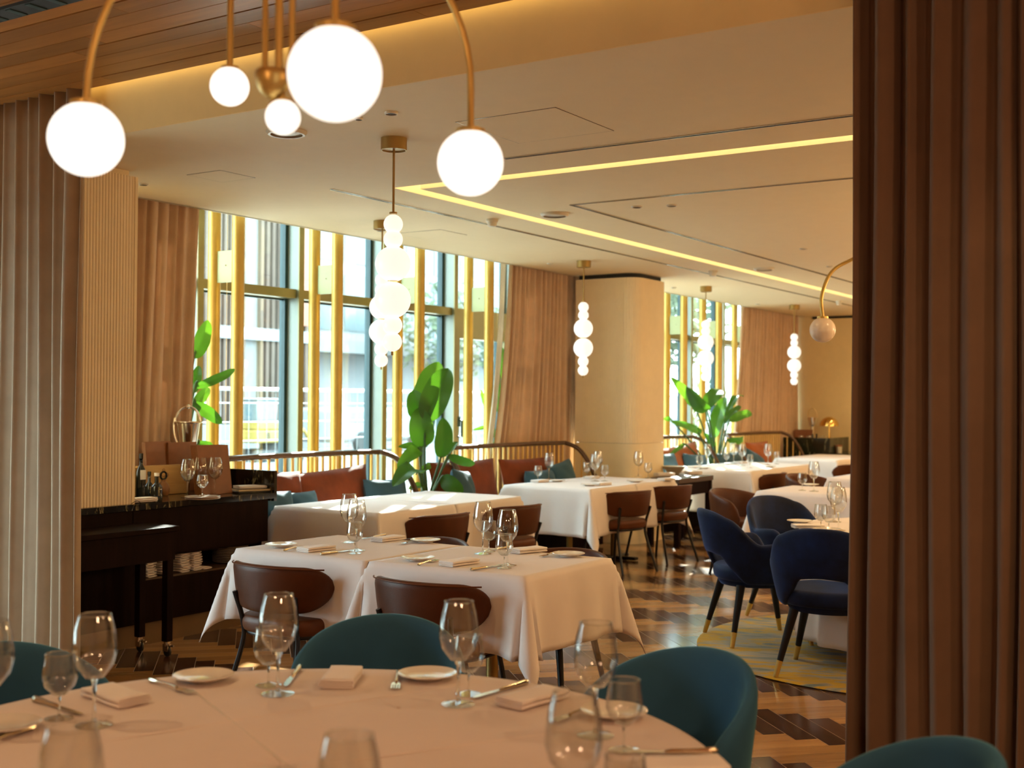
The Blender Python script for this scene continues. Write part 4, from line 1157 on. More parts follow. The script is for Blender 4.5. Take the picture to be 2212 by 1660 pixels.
# --- tables near the column and farther
gF = 'glasses on the far tables'
for P_, a, b, l in ((WG, 1186, 1036, 'wine glass at the window end of the column table'), (SG, 1162, 1042, 'water glass left of the wine glass at the column table window end'),
                    (SG, 1267, 1033, 'left water glass before the ribbed column'), (WG, 1285, 1040, 'nearer wine glass before the ribbed column'), (WG, 1291, 1030, 'wine glass just behind another before the ribbed column'),
                    (SG, 1306, 1040, 'water glass right of the wine glasses before the ribbed column'), (WG, 1379, 1030, 'wine glass near the serving table'), (SG, 1400, 1034, 'water glass beside the serving table'),
                    (WG, 1528, 1005, 'wine glass at the left end of the far plant table'), (SG, 1511, 1015, 'water glass at the left end of the far plant table'),
                    (SG, 1569, 1003, 'water glass in the middle of the far plant table'), (WG, 1585, 1002, 'wine glass behind another on the far plant table'), (WG, 1603, 1006, 'wine glass right of the middle on the far plant table'), (SG, 1620, 1011, 'water glass right of the wine glasses on the far plant table'),
                    (WG, 1659, 1005, 'wine glass at the right end of the far plant table'), (SG, 1678, 1003, 'water glass at the right end of the far plant table'),
                    (SG, 1733, 1060, 'water glass on the table behind the navy chairs'), (WG, 1758, 1062, 'wine glass on the table behind the navy chairs'),
                    (SG, 1773, 1146, 'water glass farther back on the round table among navy chairs'), (SG, 1790, 1150, 'water glass nearer on the round table among navy chairs'),
                    (WG, 1803, 1128, 'left wine glass on the round table among navy chairs'), (WG, 1811, 1146, 'right wine glass on the round table among navy chairs')):
    P_.put(pz(a, b), 0, l, gF)
gE = 'plates on the far tables'
for a, b, l in ((1203, 1041, 'side plate at the window end of the column table'), (1273, 1050, 'side plate near the front edge of the column table'), (1372, 1042, 'side plate right of the seam on the column table'),
                (1661, 1010, 'side plate at the right end of the far plant table'), (1520, 1013, 'side plate at the left end of the far plant table'),
                (1728, 1130, 'side plate with rolled napkin on the navy chairs table'), (1786, 1148, 'side plate at the front of the navy chairs table'), (1750, 1050, 'side plate on the table behind the navy chairs')):
    PL.put(pz(a, b), 0, l, gE)
gD = 'napkins on the far tables'
for a, b, a1, b1, l in ((1166, 1042, 1190, 1039, 'napkin at the window end of the column table'), (1300, 1048, 1330, 1045, 'napkin near the front edge of the column table'), (1278, 1034, 1300, 1030, 'napkin before the ribbed column'),
                        (1440, 1038, 1460, 1036, 'napkin in the sun near the serving table'), (1600, 1001, 1622, 999, 'napkin in the sun on the far plant table'), (1745, 1141, 1790, 1141, 'pink-lit napkin lying before the plate among navy chairs'), (1500, 1011, 1520, 1009, 'napkin at the left end of the far plant table')):
    nap(pz(a, b), ang2(a-10, b, a1, b1), l, gD)
# ------------------------------------------------------------------ benches, cushions
def bench(label, x0, x1, left=True, right=True):
    """banquette with a bent wooden rail on gold spindles; x0..x1 is the rail's straight run"""
    t = thing('banquette', label, 'bench', (0, 0, 0), 0, 'banquettes with spindle backs along the windows')
    mb = MB(); mb.box(x0-.02, x1+.02, 5.93, 6.36, .02, .30); mb.build('base', M['darkwood'], t, flat=True)
    mb = MB(); mb.box(x0-.03, x1+.03, 5.88, 6.34, .30, .44); mb.build('seat', M['benchblue'], t, bev=.03)
    yb, zt = 6.40, 1.03
    path = []
    if left: path += [(x0-.10, 5.86, .33), (x0-.09, 5.98, .52), (x0-.085, 6.12, .80), (x0-.07, 6.24, .96), (x0-.02, 6.35, 1.02)]
    path += [(x0+.10, yb, zt), ((x0+x1)/2, yb, zt+.005), (x1-.10, yb, zt)]
    if right: path += [(x1+.02, 6.35, 1.02), (x1+.07, 6.24, .96), (x1+.085, 6.12, .80), (x1+.09, 5.98, .52), (x1+.10, 5.86, .33)]
    mb = MB(); sp = spline(path, 8); mb.tube(sp, .022, 12, ry=.030); mb.build('rail', M['rail'], t)
    n = int((x1-x0)/.082)
    for k in range(n+1):
        x = x0+(x1-x0)*k/n
        mb = MB(); mb.tube([(x, yb, .44), (x, yb, zt)], .0115, 8); mb.build('spindle', M['spindle'], t)
    for sd, on in ((x0-.085, left), (x1+.085, right)):
        if on:
            for y, z in ((6.02, .57), (6.12, .78), (6.22, .92), (6.31, 1.0)):
                mb = MB(); mb.tube([(sd+(.01 if sd < x0 else -.01), y, .40), (sd, y, z)], .0085, 8); mb.build('spindle', M['spindle'], t)
    return t
bench('banquette with curved wooden rail behind the sunlit table', 5.95, 7.80)
bench('banquette with curved wooden rail before the swept curtain', 8.66, 10.78)
bench('banquette with curved wooden rail in the far window, nearer one', 12.2, 13.90)
bench('farthest banquette with curved wooden rail beside the back counter', 14.95, 16.95)

def pillow(name, label, w, h, d, mat, loc, rz, tilt=.22, group=None, roll=0.0, pinch=.12):
    mb = MB(); N = 18
    def side(s):
        def fn(u, v):
            x, y = 2*u-1, 2*v-1
            k = (1-x*x)*(1-y*y); k = max(0, k)**.42
            px = x*(1-pinch*(1-x*x*0)*y*y*(1-abs(x)**3*.9)*.6); 
            ex = x*(1-pinch*(1-y*y)*.5); ey = y*(1-pinch*(1-x*x)*.5)
            return (ex*w/2, s*d/2*k+.004*math.sin(x*7+y*5)*k, ey*h/2)
        return fn
    mb.grid(side(1), N, N); mb.grid(side(-1), N, N)
    o = mb.build(name, M[mat], ang=120)
    # tilt back and place
    o.matrix_world = Matrix.Translation(loc) @ Matrix.Rotation(rz, 4, 'Z') @ Matrix.Rotation(-tilt, 4, 'X') @ Matrix.Rotation(roll, 4, 'Y')
    return tag(o, label, 'cushion', group)
gX = 'cushions on the banquettes'
def pil(px, py, w, h, mat, label, y=6.17, d=.17, rz=0, tilt=.2, roll=0, z=None):
    p = ony(px, py, y); pillow('cushion', label, w, h, d, mat, (p.x, y, p.z if z is None else z), rz, tilt, gX, roll)
pil(597, 1080, .55, .42, 'rust', 'rust cushion at the sideboard end of the first banquette', y=6.20, roll=.05)
pil(712, 1075, .98, .44, 'rust', 'long rust cushion with a sunlit corner behind the sunlit table', y=6.22, roll=-.04)
pil(650, 1098, .34, .24, 'bluecush', 'small blue cushion mostly hidden behind the sunlit table cloth', y=6.08)
pil(835, 1078, .52, .32, 'bluecush', 'blue cushion at the right end of the first banquette', y=6.10, roll=.03)
pil(593, 1120, .36, .40, 'bluecush', 'blue cushion showing beside the end of the sideboard', y=5.98, roll=.1)
pil(1005, 1050, 1.02, .46, 'rust', 'rust cushion right of the tall banana plant', y=6.22)
pil(1145, 1040, .98, .46, 'rust', 'dark rust cushion under the end of the swept curtain', y=6.24)
pil(1000, 1060, .42, .36, 'bluecush', 'blue cushion touching the tall banana plant leaves', y=6.05, roll=.12, rz=.3)
pil(1168, 1045, .50, .26, 'bluecush', 'dark blue cushion behind the wine glass at the column table', y=6.08)
pil(1215, 1035, .44, .34, 'bluecush', 'dark blue cushion with raised corner at the banquette end rail', y=6.08, roll=-.14)
pil(1468, 1000, 1.15, .42, 'orange', 'orange cushion just right of the far ribbed column', y=6.22, roll=-.07)
pil(1443, 1012, .42, .34, 'bluecush', 'light blue cushion behind the bowl on the serving table', y=6.05)
pil(1503, 1008, .62, .30, 'bluecush', 'blue cushion left of the far banana plant', y=6.10, roll=.06)
pil(1575, 1003, .9, .30, 'bluecush', 'dark blue cushion behind the glasses right of the far plant', y=6.12)
pil(1630, 1003, .62, .32, 'bluecush', 'blue cushion in front of the right orange one', y=6.08, roll=.3)
pil(1640, 990, .80, .46, 'orange', 'orange cushion at the right end of the far banquettes', y=6.24)

# ------------------------------------------------------------------ plants
def leaf_geo(mb, uvs, base, tip, width, face, droop=.12, twist=0.0, seed=0, N=22, K=10):
    rs = random.Random(seed)
    base, tip = Vector(base), Vector(tip); ax = tip-base; L = ax.length; t = ax/L
    n = (Vector(face) - t*Vector(face).dot(t)).normalized(); s = t.cross(n).normalized()
    fold = rs.uniform(.25, .6); ph = rs.uniform(0, 6)
    b0 = len(mb.v); vs = []; fs = []
    for i in range(N+1):
        u = i/N
        prof = (1-abs(2*u**.9-1)**2.5)**.62*(1-.18*u) if 0 < u < 1 else 0.015
        c = base+ax*u + n*(droop*L*math.sin(PI*u)) - n*0
        tw = twist*(u-.3); ss = s*math.cos(tw)+n*math.sin(tw); nn = n*math.cos(tw)-s*math.sin(tw)
        for j in range(K+1):
            q = 2*j/K-1
            wv = .02*L*math.sin(u*14+ph+(1 if q > 0 else 2))*abs(q)**2
            vs.append(c+ss*(q*width/2*prof)+nn*(abs(q)*fold*width/2*prof*.6 + wv*prof))
            uvs.append((abs(q)*.25+.0, u*1.0-abs(q)*.06))
    for i in range(N):
        for j in range(K):
            fs.append((i*(K+1)+j, (i+1)*(K+1)+j, (i+1)*(K+1)+j+1, i*(K+1)+j+1))
    mb.add(vs, fs)
def plant(label, root, specs, y, potr=.16, poth=.38, group='banana plants', pot=True):
    R = Vector(root)
    t = thing('banana_plant', label, 'plant', (R.x, R.y, 0), 0, group)
    if pot:
        mb = MB(); mb.lathe([(0, 0), (potr*.8, 0), (potr, poth), (potr*.9, poth), (potr*.88, poth-.04), (0, poth-.04)], seg=32); mb.build('planter', M['pot'], t)
        mb = MB(); mb.lathe([(0, poth-.03), (potr*.86, poth-.035)], seg=24); mb.build('soil', M['soil'], t)
    for k, sp in enumerate(specs):
        bx, by, tx, ty, w = sp[:5]; dy = sp[5] if len(sp) > 5 else 0; tdy = sp[6] if len(sp) > 6 else 0
        B = ony(bx, by, y+dy); T = ony(tx, ty, y+dy+tdy)
        wd = w*((B-EYE).dot(FW))/FPX
        mb = MB(); uvs = []
        face = (EYE-B).normalized()+Vector((random.uniform(-.5, .5), random.uniform(-.3, .3), random.uniform(-.2, .5)))
        o = Vector((R.x, R.y, 0))
        leaf_geo(mb, uvs, B-o, T-o, wd, face, droop=random.uniform(.06, .16), twist=random.uniform(-.6, .6), seed=k*7+int(bx))
        lf = mb.build('leaf', M['leaf_lit' if k % 3 == 0 else 'leaf'], t, ang=180)
        ul = lf.data.uv_layers.new(name='UVMap')
        for lp in lf.data.loops: ul.data[lp.index].uv = uvs[lp.vertex_index]
        s0 = Vector((random.uniform(-.03, .03), random.uniform(-.03, .03), poth-.05 if pot else .0))
        q = B-o; mid = s0.lerp(q, .5); mid.x = mid.x*.75+s0.x*.25; mid.y = mid.y*.75+s0.y*.25
        T_ = T-o
        m2 = MB(); m2.tube(spline([s0, s0.lerp(mid, .55)+Vector((0, 0, .05)), mid+Vector((0, 0, .06)), q, q.lerp(T_, .12)], 5), [.013]*10+[.010]*6+[.006]*5, 6)
        m2.build('stem', M['stem'], t)
    return t
r1 = ony(918, 1075, 6.15)
plant('tall banana plant with broad leaves between the two banquettes', (r1.x, 6.15, 0), [
    (905, 905, 948, 782, 60, .12), (918, 912, 968, 796, 66, -.05, -.05), (905, 905, 893, 842, 50, .05), (915, 965, 905, 880, 58, 0),
    (915, 970, 935, 900, 36, .05), (952, 990, 957, 903, 44, -.05), (905, 972, 858, 1012, 34, .0, -.1), (912, 965, 860, 966, 18, .1),
    (905, 1022, 848, 1052, 46, -.1, -.15), (915, 1050, 882, 1058, 18, -.05), (968, 985, 1026, 1003, 22, -.05, -.1), (955, 1030, 1000, 1066, 40, -.1, -.15), (908, 1015, 930, 1005, 16, .0), (975, 975, 988, 955, 14, .1)], 6.15)
r3 = ony(1546, 1015, 6.15)
plant('banana plant with arching leaves in the far window', (r3.x, 6.15, 0), [
    (1500, 875, 1448, 815, 26, .1), (1528, 888, 1483, 836, 34, 0), (1523, 882, 1556, 842, 36, .05), (1543, 948, 1566, 858, 32, 0), (1566, 905, 1606, 858, 17, .1, .1),
    (1564, 918, 1600, 878, 18, .0), (1574, 912, 1624, 893, 22, -.1, -.1), (1508, 935, 1448, 910, 18, -.1), (1570, 952, 1604, 946, 17, -.1), (1480, 960, 1440, 990, 10, 0), (1512, 940, 1500, 925, 18, 0), (1545, 965, 1520, 935, 14, .1), (1448, 905, 1432, 905, 12, .2)], 6.15)
r2 = (5.86, 6.72)
plant('banana plant peeping out past the curtain above the ice bucket', (r2[0]+.02, r2[1], 0), [
    (418, 775, 450, 692, 40, 0), (416, 850, 430, 790, 26, .02), (420, 838, 508, 798, 22, -.08, -.08), (418, 880, 452, 838, 26, 0), (416, 872, 480, 915, 30, -.08, -.1), (425, 958, 462, 968, 16, -.05)], 6.66, potr=.11, poth=.3)
r4 = ony(1100, 1000, 6.99)
plant('banana plant behind the swept curtain by the glass door', (r4.x+.1, 6.97, 0), [
    (1102, 850, 1080, 748, 34, -.02), (1092, 905, 1070, 820, 26, 0), (1085, 880, 1078, 850, 20, 0), (1048, 882, 1038, 842, 12, 0), (1090, 860, 1100, 830, 20, .02), (1080, 895, 1090, 868, 22, 0), (1058, 925, 1020, 930, 10, -.02), (1080, 965, 1068, 925, 12, 0), (1075, 945, 1066, 965, 10, 0)], 6.93, potr=.10, poth=.3)

# ------------------------------------------------------------------ left sideboard
SZ = .842
sb = thing('sideboard', 'dark sideboard with black veined marble top and open shelf', 'sideboard', (0, 0, 0))
mb = MB(); mb.box(4.05, 5.845, 5.655, 6.26, SZ-.036, SZ); mb.build('marble_top', M['marble'], sb, flat=True)
mb = MB(); mb.box(5.835, 5.86, 5.66, 6.26, SZ-.055, .985); mb.box(4.735, 5.835, 6.24, 6.26, SZ, .985); mb.build('marble_upstand', M['marble'], sb, flat=True)
mb = MB(); mb.box(4.05, 4.69, 5.665, 5.69, .53, SZ-.04); mb.build('drawer_front', M['darkwood'], sb, flat=True)
mb = MB(); mb.box(4.695, 5.785, 5.665, 5.69, .53, SZ-.04); mb.box(5.77, 5.785, 5.69, 6.13, .53, SZ-.04); mb.build('drawer_front', M['darkwood'], sb, flat=True)
mb = MB(); mb.box(4.735, 5.76, 5.70, 6.12, .135, .385); mb.box(4.05, 4.735, 5.70, 6.12, .135, .80); mb.build('lower_cabinet', M['darkwood'], sb, flat=True)
mb = MB(); mb.box(4.735, 5.76, 6.08, 6.12, .385, .80); mb.box(5.745, 5.765, 5.70, 6.12, .385, .80); mb.box(4.735, 5.76, 5.70, 6.12, .515, .53); mb.box(4.735, 4.76, 5.72, 6.1, .385, .53)
mb.build('carcass', M['darkwood'], sb, flat=True)
mb = MB(); mb.box(4.74, 5.75, 5.70, 6.08, .385, .395); mb.build('shelf', M['darkwood_warm'], sb, flat=True)
mb = MB(); mb.box(4.735, 5.76, 5.735, 6.1, 0, .135); mb.box(4.05, 4.735, 5.735, 6.1, 0, .135); mb.build('plinth', M['plinth'], sb, flat=True)
# napkins stacked on the shelf
ns = thing('shelf_napkin', '', 'napkin')
mb = MB()
def nf(u, v):
    a = 2*PI*u; x = .034*sgn(math.cos(a))*abs(math.cos(a))**.6; z = .006+.006*math.sin(a)*(1 if math.cos(a) < 0 else .8)
    return (x, (v-.5)*.17, z+.001*math.sin(v*9))
mb.grid(nf, 18, 6, cu=True); mb.build('napkin_cloth', M['napkin'], ns, ang=180, solid=.002)
NS = Proto(ns)
rs = random.Random(4); q = 0
for col, (px, n_) in enumerate(((308, 8), (340, 8), (382, 10), (408, 8), (427, 1))):
    p = ony(px, 1250, 5.80)
    for k in range(n_):
        NS.put((p.x+rs.uniform(-.006, .006)-.012*k/8, 5.80+rs.uniform(-.006, .006), .397+.0152*k), rs.uniform(-.06, .06),
               'loose folded white napkin at the right end of the shelf' if col == 4 else 'folded white napkin in the %s stack on the sideboard shelf' % ('first', 'second', 'tallest third', 'fourth')[col], 'napkins stacked on the sideboard shelf')
sp_ = thing('stacked_plate', '', 'plate')
mb = MB(); mb.lathe([(0, 0), (.06, 0), (.115, .008), (.117, .011), (.06, .004), (0, .004)], seg=40); mb.build('plate_body', M['porcelain'], sp_)
SP = Proto(sp_); p = ony(497, 1230, 5.86)
for k in range(12): SP.put((p.x, 5.86, .397+k*.0105), 0, 'white dinner plate in the stack on the sideboard shelf', 'dinner plates stacked on the shelf')
# menus
mn = thing('leather_menu', '', 'menu')
mb = MB(); mb.box(-.115, .115, -.006, -.004, 0, .31); mb.box(-.115, .115, .004, .006, 0, .31); mb.box(-.117, -.112, -.006, .006, 0, .31); mb.build('cover', M['menu'], mn, flat=True)
mb = MB(); mb.box(-.11, .112, -.004, .004, .004, .306); mb.build('pages', M['paper'], mn, flat=True)
MN = Proto(mn); gM = 'leather menus standing on the sideboard'
def menu(px, py, y, rz, tilt, label, sc=1.0, z=SZ+.001):
    p = ony(px, py, y); o = MN.put((p.x, y, z), rz, label, gM, (sc, 1, sc)); o.rotation_euler = (tilt, 0, rz); return o
def mrow(px, y0, n_, rz, tilt, lab, sc, dx=-.006, dy=.014, z=SZ+.001, hz=0):
    for k in range(n_):
        menu(px, 1070, y0+dy*k, rz, -tilt, lab[min(k, len(lab)-1)], sc, z).location.x += dx*k
mrow(468, 5.86, 5, math.radians(-8), .17, ['front tan leather menu leaning behind the four wine glasses', 'tan leather menu in the row behind the four wine glasses'], 1.02, dx=-.012, dy=.017)
mrow(348, 6.175, 3, math.radians(10), .10, ['front tan leather menu above the pale wooden box', 'tan leather menu in the row above the pale wooden box'], 1.08, dx=-.008, dy=.012)
mrow(395, 6.19, 1, 0, .04, ['single tan leather menu upright between the two rows'], 1.05)
# pale wooden box with burnt crest
bx = thing('wooden_box', 'pale wooden box with crest standing behind the bottles', 'box', (5.24, 6.12, SZ+.001), math.radians(-4))
mb = MB(); mb.box(-.13, .22, -.045, .045, 0, .185); mb.build('box_body', M['boxwood'], bx, bev=.003)
mb = MB(); mb.box(-.20, -.132, -.03, .05, 0, .18); mb.build('box_side', M['boxwood'], bx, bev=.003)
mb = MB()
for (r, cx, cz) in ((.018, .03, .135), (.012, .005, .125), (.012, .055, .125), (.010, .03, .155)):
    mb.tube([(cx+r*math.cos(a), -.047, cz+r*math.sin(a)) for a in [2*PI*i/18 for i in range(18)]], .0016, 5, closed=True)
mb.build('burnt_crest', M['ceramic_brown'], bx)
# bottles
def bottle(label, px, py, h, r, neck, y=None, lab=None, cap='bottle', top=None):
    p = onz(px, py, SZ)
    t = thing('bottle', label, 'bottle', (p.x, p.y, SZ+.001), 0, 'bottles on the sideboard')
    mb = MB(); mb.lathe([(0, 0), (r*.95, 0), (r, .006), (r, h*neck*.92), (r*.9, h*neck), (r*.36, h*(neck+.12)), (r*.33, h*.86), (r*.4, h*.87), (r*.4, h*.9), (0, h*.9)], seg=28); mb.build('bottle_body', M['bottle'], t)
    mb = MB(); mb.lathe([(0, h*.88), (r*.42, h*.88), (r*.42, h), (0, h)], seg=20); mb.build('cap', M[cap], t)
    if lab:
        z0, z1, m_ = lab; mb = MB()
        mb.grid(lambda u, v: ((r+.0006)*math.cos(-2.4+1.7*u), (r+.0006)*math.sin(-2.4+1.7*u), h*(z0+(z1-z0)*v)), 12, 2); mb.build('label', M[m_], t)
    return t
bottle('tall black oil bottle with pale label at the ribbed column', 304, 1074, .27, .030, .62, lab=(.40, .62, 'label_white'))
b2 = bottle('small black bottle between the tall bottle and white capped one', 322, 1078, .165, .026, .50, lab=(.1, .38, 'bottle'))
b3 = bottle('black bottle with white cap beside the ring-handled jug', 338, 1082, .165, .034, .52, cap='label_white', lab=(.1, .4, 'bottle'))
for b_, s in ((b2, 'OLIVE'), (b3, 'ACETO')):
    o = text('lettering', s, .016, (-.010, -.0345 if b_ is b3 else -.0265, .055), (PI/2, -PI/2, 0), M['label_gold'], b_, .0006)
# jug with ring handle
p = onz(352, 1072, SZ)
jg = thing('jug', 'round brown jug with black ring handle beside the bottles', 'jug', (p.x+.02, p.y+.02, SZ+.001))
mb = MB(); mb.lathe([(0, 0), (.03, 0), (.038, .02), (.04, .045), (.03, .075), (.014, .09), (.014, .10), (0, .10)], seg=28); mb.build('jug_body', M['ceramic_brown'], jg)
mb = MB(); mb.tube([(.024*math.cos(a)+.0, 0, .125+.024*math.sin(a)) for a in [2*PI*i/24 for i in range(24)]], .0065, 8, closed=True); mb.build('ring_handle', M['bottle'], jg)
mb = MB(); mb.lathe([(0, 0), (.04, 0), (.045, .008), (0, .008)], (0, 0, 0), 24)
# napkin-filled tumblers
tb = thing('napkin_tumbler', '', 'tumbler')
mb = MB(); mb.lathe([(0, .002), (.028, .002), (.034, .075), (.032, .075), (.027, .006), (0, .006)], seg=24); mb.build('tumbler_glass', M['glass'], tb)
mb = MB()
for k in range(5):
    a = k*1.3; c, s_ = math.cos(a), math.sin(a)
    mb.add([(c*.006, s_*.006, .01), (c*.028-s_*.02, s_*.028+c*.02, .10+.012*(k % 3)), (c*.045, s_*.045, .115-.008*k), (c*.028+s_*.02, s_*.028-c*.02, .085)], [(0, 1, 2, 3)])
mb.build('paper_napkins', M['napkin'], tb, flat=True, solid=.003)
TB = Proto(tb)
for a, b, l in ((373, 1066, 'tumbler stuffed with white napkins right of the jug'), (399, 1064, 'tumbler stuffed with white napkins left of the four wine glasses')):
    p = onz(a, b, SZ); TB.put((p.x, p.y, SZ+.001), 0, l, 'napkin tumblers on the sideboard')
gW = 'wine glasses on the sideboard'
for a, b, l in ((405, 1075, 'leftmost of the big wine glasses on the sideboard'), (432, 1069, 'second big wine glass from the left on the sideboard'), (450, 1066, 'third big wine glass from the left on the sideboard'), (464, 1069, 'rightmost big wine glass on the sideboard')):
    p = onz(a, b, SZ); WG.put((p.x, p.y, SZ+.001), 0, l, gW, (1.0, 1.0, .97))
p = onz(437, 1080, SZ)
for k in range(2): SP.put((p.x, p.y, SZ+.001+k*.0105), 0, ('lower' if k == 0 else 'upper')+' white plate on the marble top under the small glass', 'plates on the marble top', (.92, .92, .9))
SG.put((p.x, p.y, SZ+.027), 0, 'small glass standing on the white plates on the sideboard', gW, (.95, .95, .85))
p = onz(540, 1064, SZ)
nap((p.x, p.y, SZ+.028), math.radians(65), 'pinkish folded napkin lying on the dark menu at the upstand', 'napkins on the sideboard', (1.6, 1.1, .7))
o = thing('menu_folder', 'dark flat menu folder under the pinkish napkin', 'menu', (p.x, p.y, SZ+.001), math.radians(-20))
mb = MB(); mb.box(-.12, .12, -.09, .09, 0, .012); mb.build('cover', M['bottle'], o, bev=.002)
mb = MB(); mb.box(-.115, .12, -.085, .085, .0125, .022); mb.build('pages', M['paper'], o)
p = onz(308, 1086, SZ); nap((p.x, p.y, SZ+.004), math.radians(80), 'folded white cloth at the foot of the ribbed column', 'napkins on the sideboard', (1, .9, 1))
p = onz(300, 1092, SZ)
mb = MB(); mb.tube(spline([(0, .0, .004), (.012, -.03, .02), (.03, -.04, .004), (.035, -.02, -.03)], 6), .0018, 6)
tag(mb.build('charging_cable', M['blackmetal']), 'short black cable looping over the marble edge by the column', 'cable').location = (p.x+.02, 5.68, SZ)
# ice bucket on a stand behind the sideboard
bk = ony(405, 963, 6.37)
ib = thing('ice_bucket', 'polished silver ice bucket with arched handle above the menus', 'ice bucket', (bk.x, 6.37, 0), math.radians(-42))
zb = bk.z; d_ = (bk-EYE).dot(FW)
k_ = d_/FPX
mb = MB(); mb.lathe([(0, zb), (19*k_, zb), (26*k_, zb+48*k_), (31*k_, zb+50*k_), (31*k_, zb+52*k_), (25*k_, zb+52*k_), (18*k_, zb+4*k_), (0, zb+4*k_)], seg=40); mb.build('bucket', M['silver'], ib)
mb = MB(); mb.tube([(26*k_*math.cos(a), -.01, zb+52*k_+32*k_*math.sin(a)) if True else 0 for a in [PI*i/20 for i in range(21)]], 2.6*k_, 10)
mb.build('handle', M['silver'], ib)
mb = MB(); mb.sphere((0, -.01, zb+84*k_), 5*k_, 12, 8); mb.build('handle_finial', M['silver'], ib)
mb = MB(); mb.tube(spline([(-27*k_, -.02, zb+60*k_), (-29*k_, -.03, zb+40*k_), (-25*k_, -.03, zb+15*k_), (-12*k_, -.02, zb-2*k_), (0, 0, zb-.01)], 5), 2.2*k_, 8); mb.build('stand_arm', M['silver'], ib)
mb = MB(); mb.cyl(0, 0, .02, zb, .012, 12); mb.lathe([(0, 0), (.1, 0), (.1, .012), (.02, .025), (0, .025)], seg=28); mb.build('stand', M['silver'], ib)

# ------------------------------------------------------------------ service trolley in front
tr = thing('service_trolley', 'dark wooden trolley on castors parked before the sideboard', 'trolley', (0, 0, 0))
TX, TY0, TY1, TZ = 4.745, 5.33, 5.645, .735
mb = MB(); mb.box(4.0, TX, TY0, TY1, TZ-.03, TZ); mb.build('top', M['darkwood'], tr, bev=.004)
mb = MB(); mb.box(4.02, TX-.02, TY0+.015, TY1-.015, TZ-.19, TZ-.03); mb.build('apron', M['darkwood'], tr, flat=True)
for x, y in ((TX-.045, TY0+.045), (TX-.045, TY1-.04), (4.06, TY0+.045), (4.06, TY1-.04)):
    mb = MB(); mb.box(x-.022, x+.022, y-.022, y+.022, .085, TZ-.03); lg = mb.build('leg', M['darkwood'], tr, bev=.003)
    mb = MB(); mb.cyl(x, y, .06, .085, .018, 12); mb.box(x-.014, x-.009, y-.02, y+.02, .03, .07); mb.box(x+.009, x+.014, y-.02, y+.02, .03, .07); mb.box(x-.006, x+.006, y-.055, y-.01, .058, .066)
    mb.build('castor_fork', M['silver'], lg, flat=True)
    mb = MB(); mb.M = Matrix.Translation((x, y-.004, .0275)) @ Matrix.Rotation(PI/2, 4, 'Y'); mb.lathe([(0, -.009), (.022, -.009), (.0275, -.005), (.0275, .005), (.022, .009), (0, .009)], seg=24); mb.build('castor_wheel', M['rubber'], lg)
# serving table beside the far column
st = thing('serving_table', 'dark serving table holding a bowl beside the ribbed column', 'side table', (0, 0, 0))
SX0, SX1, SY0, SY1, SH = 11.12, 11.96, 5.24, 5.62, .685
mb = MB(); mb.box(SX0, SX1, SY0, SY1, SH-.05, SH); mb.build('top', M['darkwood_warm'], st, bev=.003)
mb = MB(); mb.box(SX0+.02, SX1-.02, SY0+.02, SY1-.02, SH-.18, SH-.05); mb.build('apron', M['darkwood'], st, flat=True)
for x in (SX0+.04, SX1-.04):
    for y in (SY0+.04, SY1-.04):
        mb = MB(); mb.box(x-.028, x+.028, y-.028, y+.028, .0, SH-.05); mb.build('leg', M['darkwood'], st)
p = onz(1455, 1026, SH)
bw = thing('bowl', 'beige bowl on the dark serving table', 'bowl', (p.x, p.y, SH+.001))
mb = MB(); mb.lathe([(0, 0), (.05, 0), (.06, .01), (.125, .085), (.13, .09), (.12, .088), (.055, .014), (0, .012)], seg=36); mb.build('bowl_body', M['beige_bowl'], bw)
mb = MB(); mb.lathe([(.0, .0), (.045, 0), (.045, -.0008), (0, -.0008)], seg=24)
for a, b, l, r_ in ((1435, 1028, 'folded white cloth left of the beige bowl', 1.2), (1478, 1022, 'folded white cloth right of the beige bowl', 1.3), (1498, 1024, 'folded white cloth at the right edge of the serving table', 1.0)):
    p = onz(a, b, SH+.01)
    nap((p.x, p.y, SH+.004), 1.0, l, 'cloths on the serving table', (r_, r_, 1.4))

# ------------------------------------------------------------------ far counter
fc = thing('marble_counter', 'far dark counter with tall green-black marble upstand', 'counter', (0, 0, 0))
M['marble_green'] = marble('green_marble', (.014, .018, .012), (.34, .33, .20), (.06, .075, .05))
a0 = ony(1681, 985, 6.0)
FX0, FX1, FY1, FY0 = 17.1, 17.62, 6.30, 5.2
mb = MB(); mb.box(17.2, 18.0, 4.6, 6.36, 0, .70); mb.build('cabinet', M['darkwood'], fc, flat=True)
mb = MB(); mb.box(17.17, 17.195, 5.35, 6.3, .02, .68); mb.build('door', M['darkwood'], fc, flat=True)
mb = MB(); mb.box(17.17, 17.195, 4.65, 5.34, .02, .68); mb.build('door', M['darkwood'], fc, flat=True)
mb = MB(); mb.box(17.15, 18.0, 4.6, 6.38, .70, .735); mb.build('marble_top', M['marble_green'], fc, flat=True)
e0 = onx(1695, 960, 17.15); e1 = onx(1790, 960, 17.15)
mb = MB(); mb.box(17.14, 17.17, e1.y, e0.y+.02, .66, .955); mb.box(17.14, 18.0, e1.y-.02, e1.y, .66, .955); mb.build('marble_upstand', M['marble_green'], fc, flat=True)
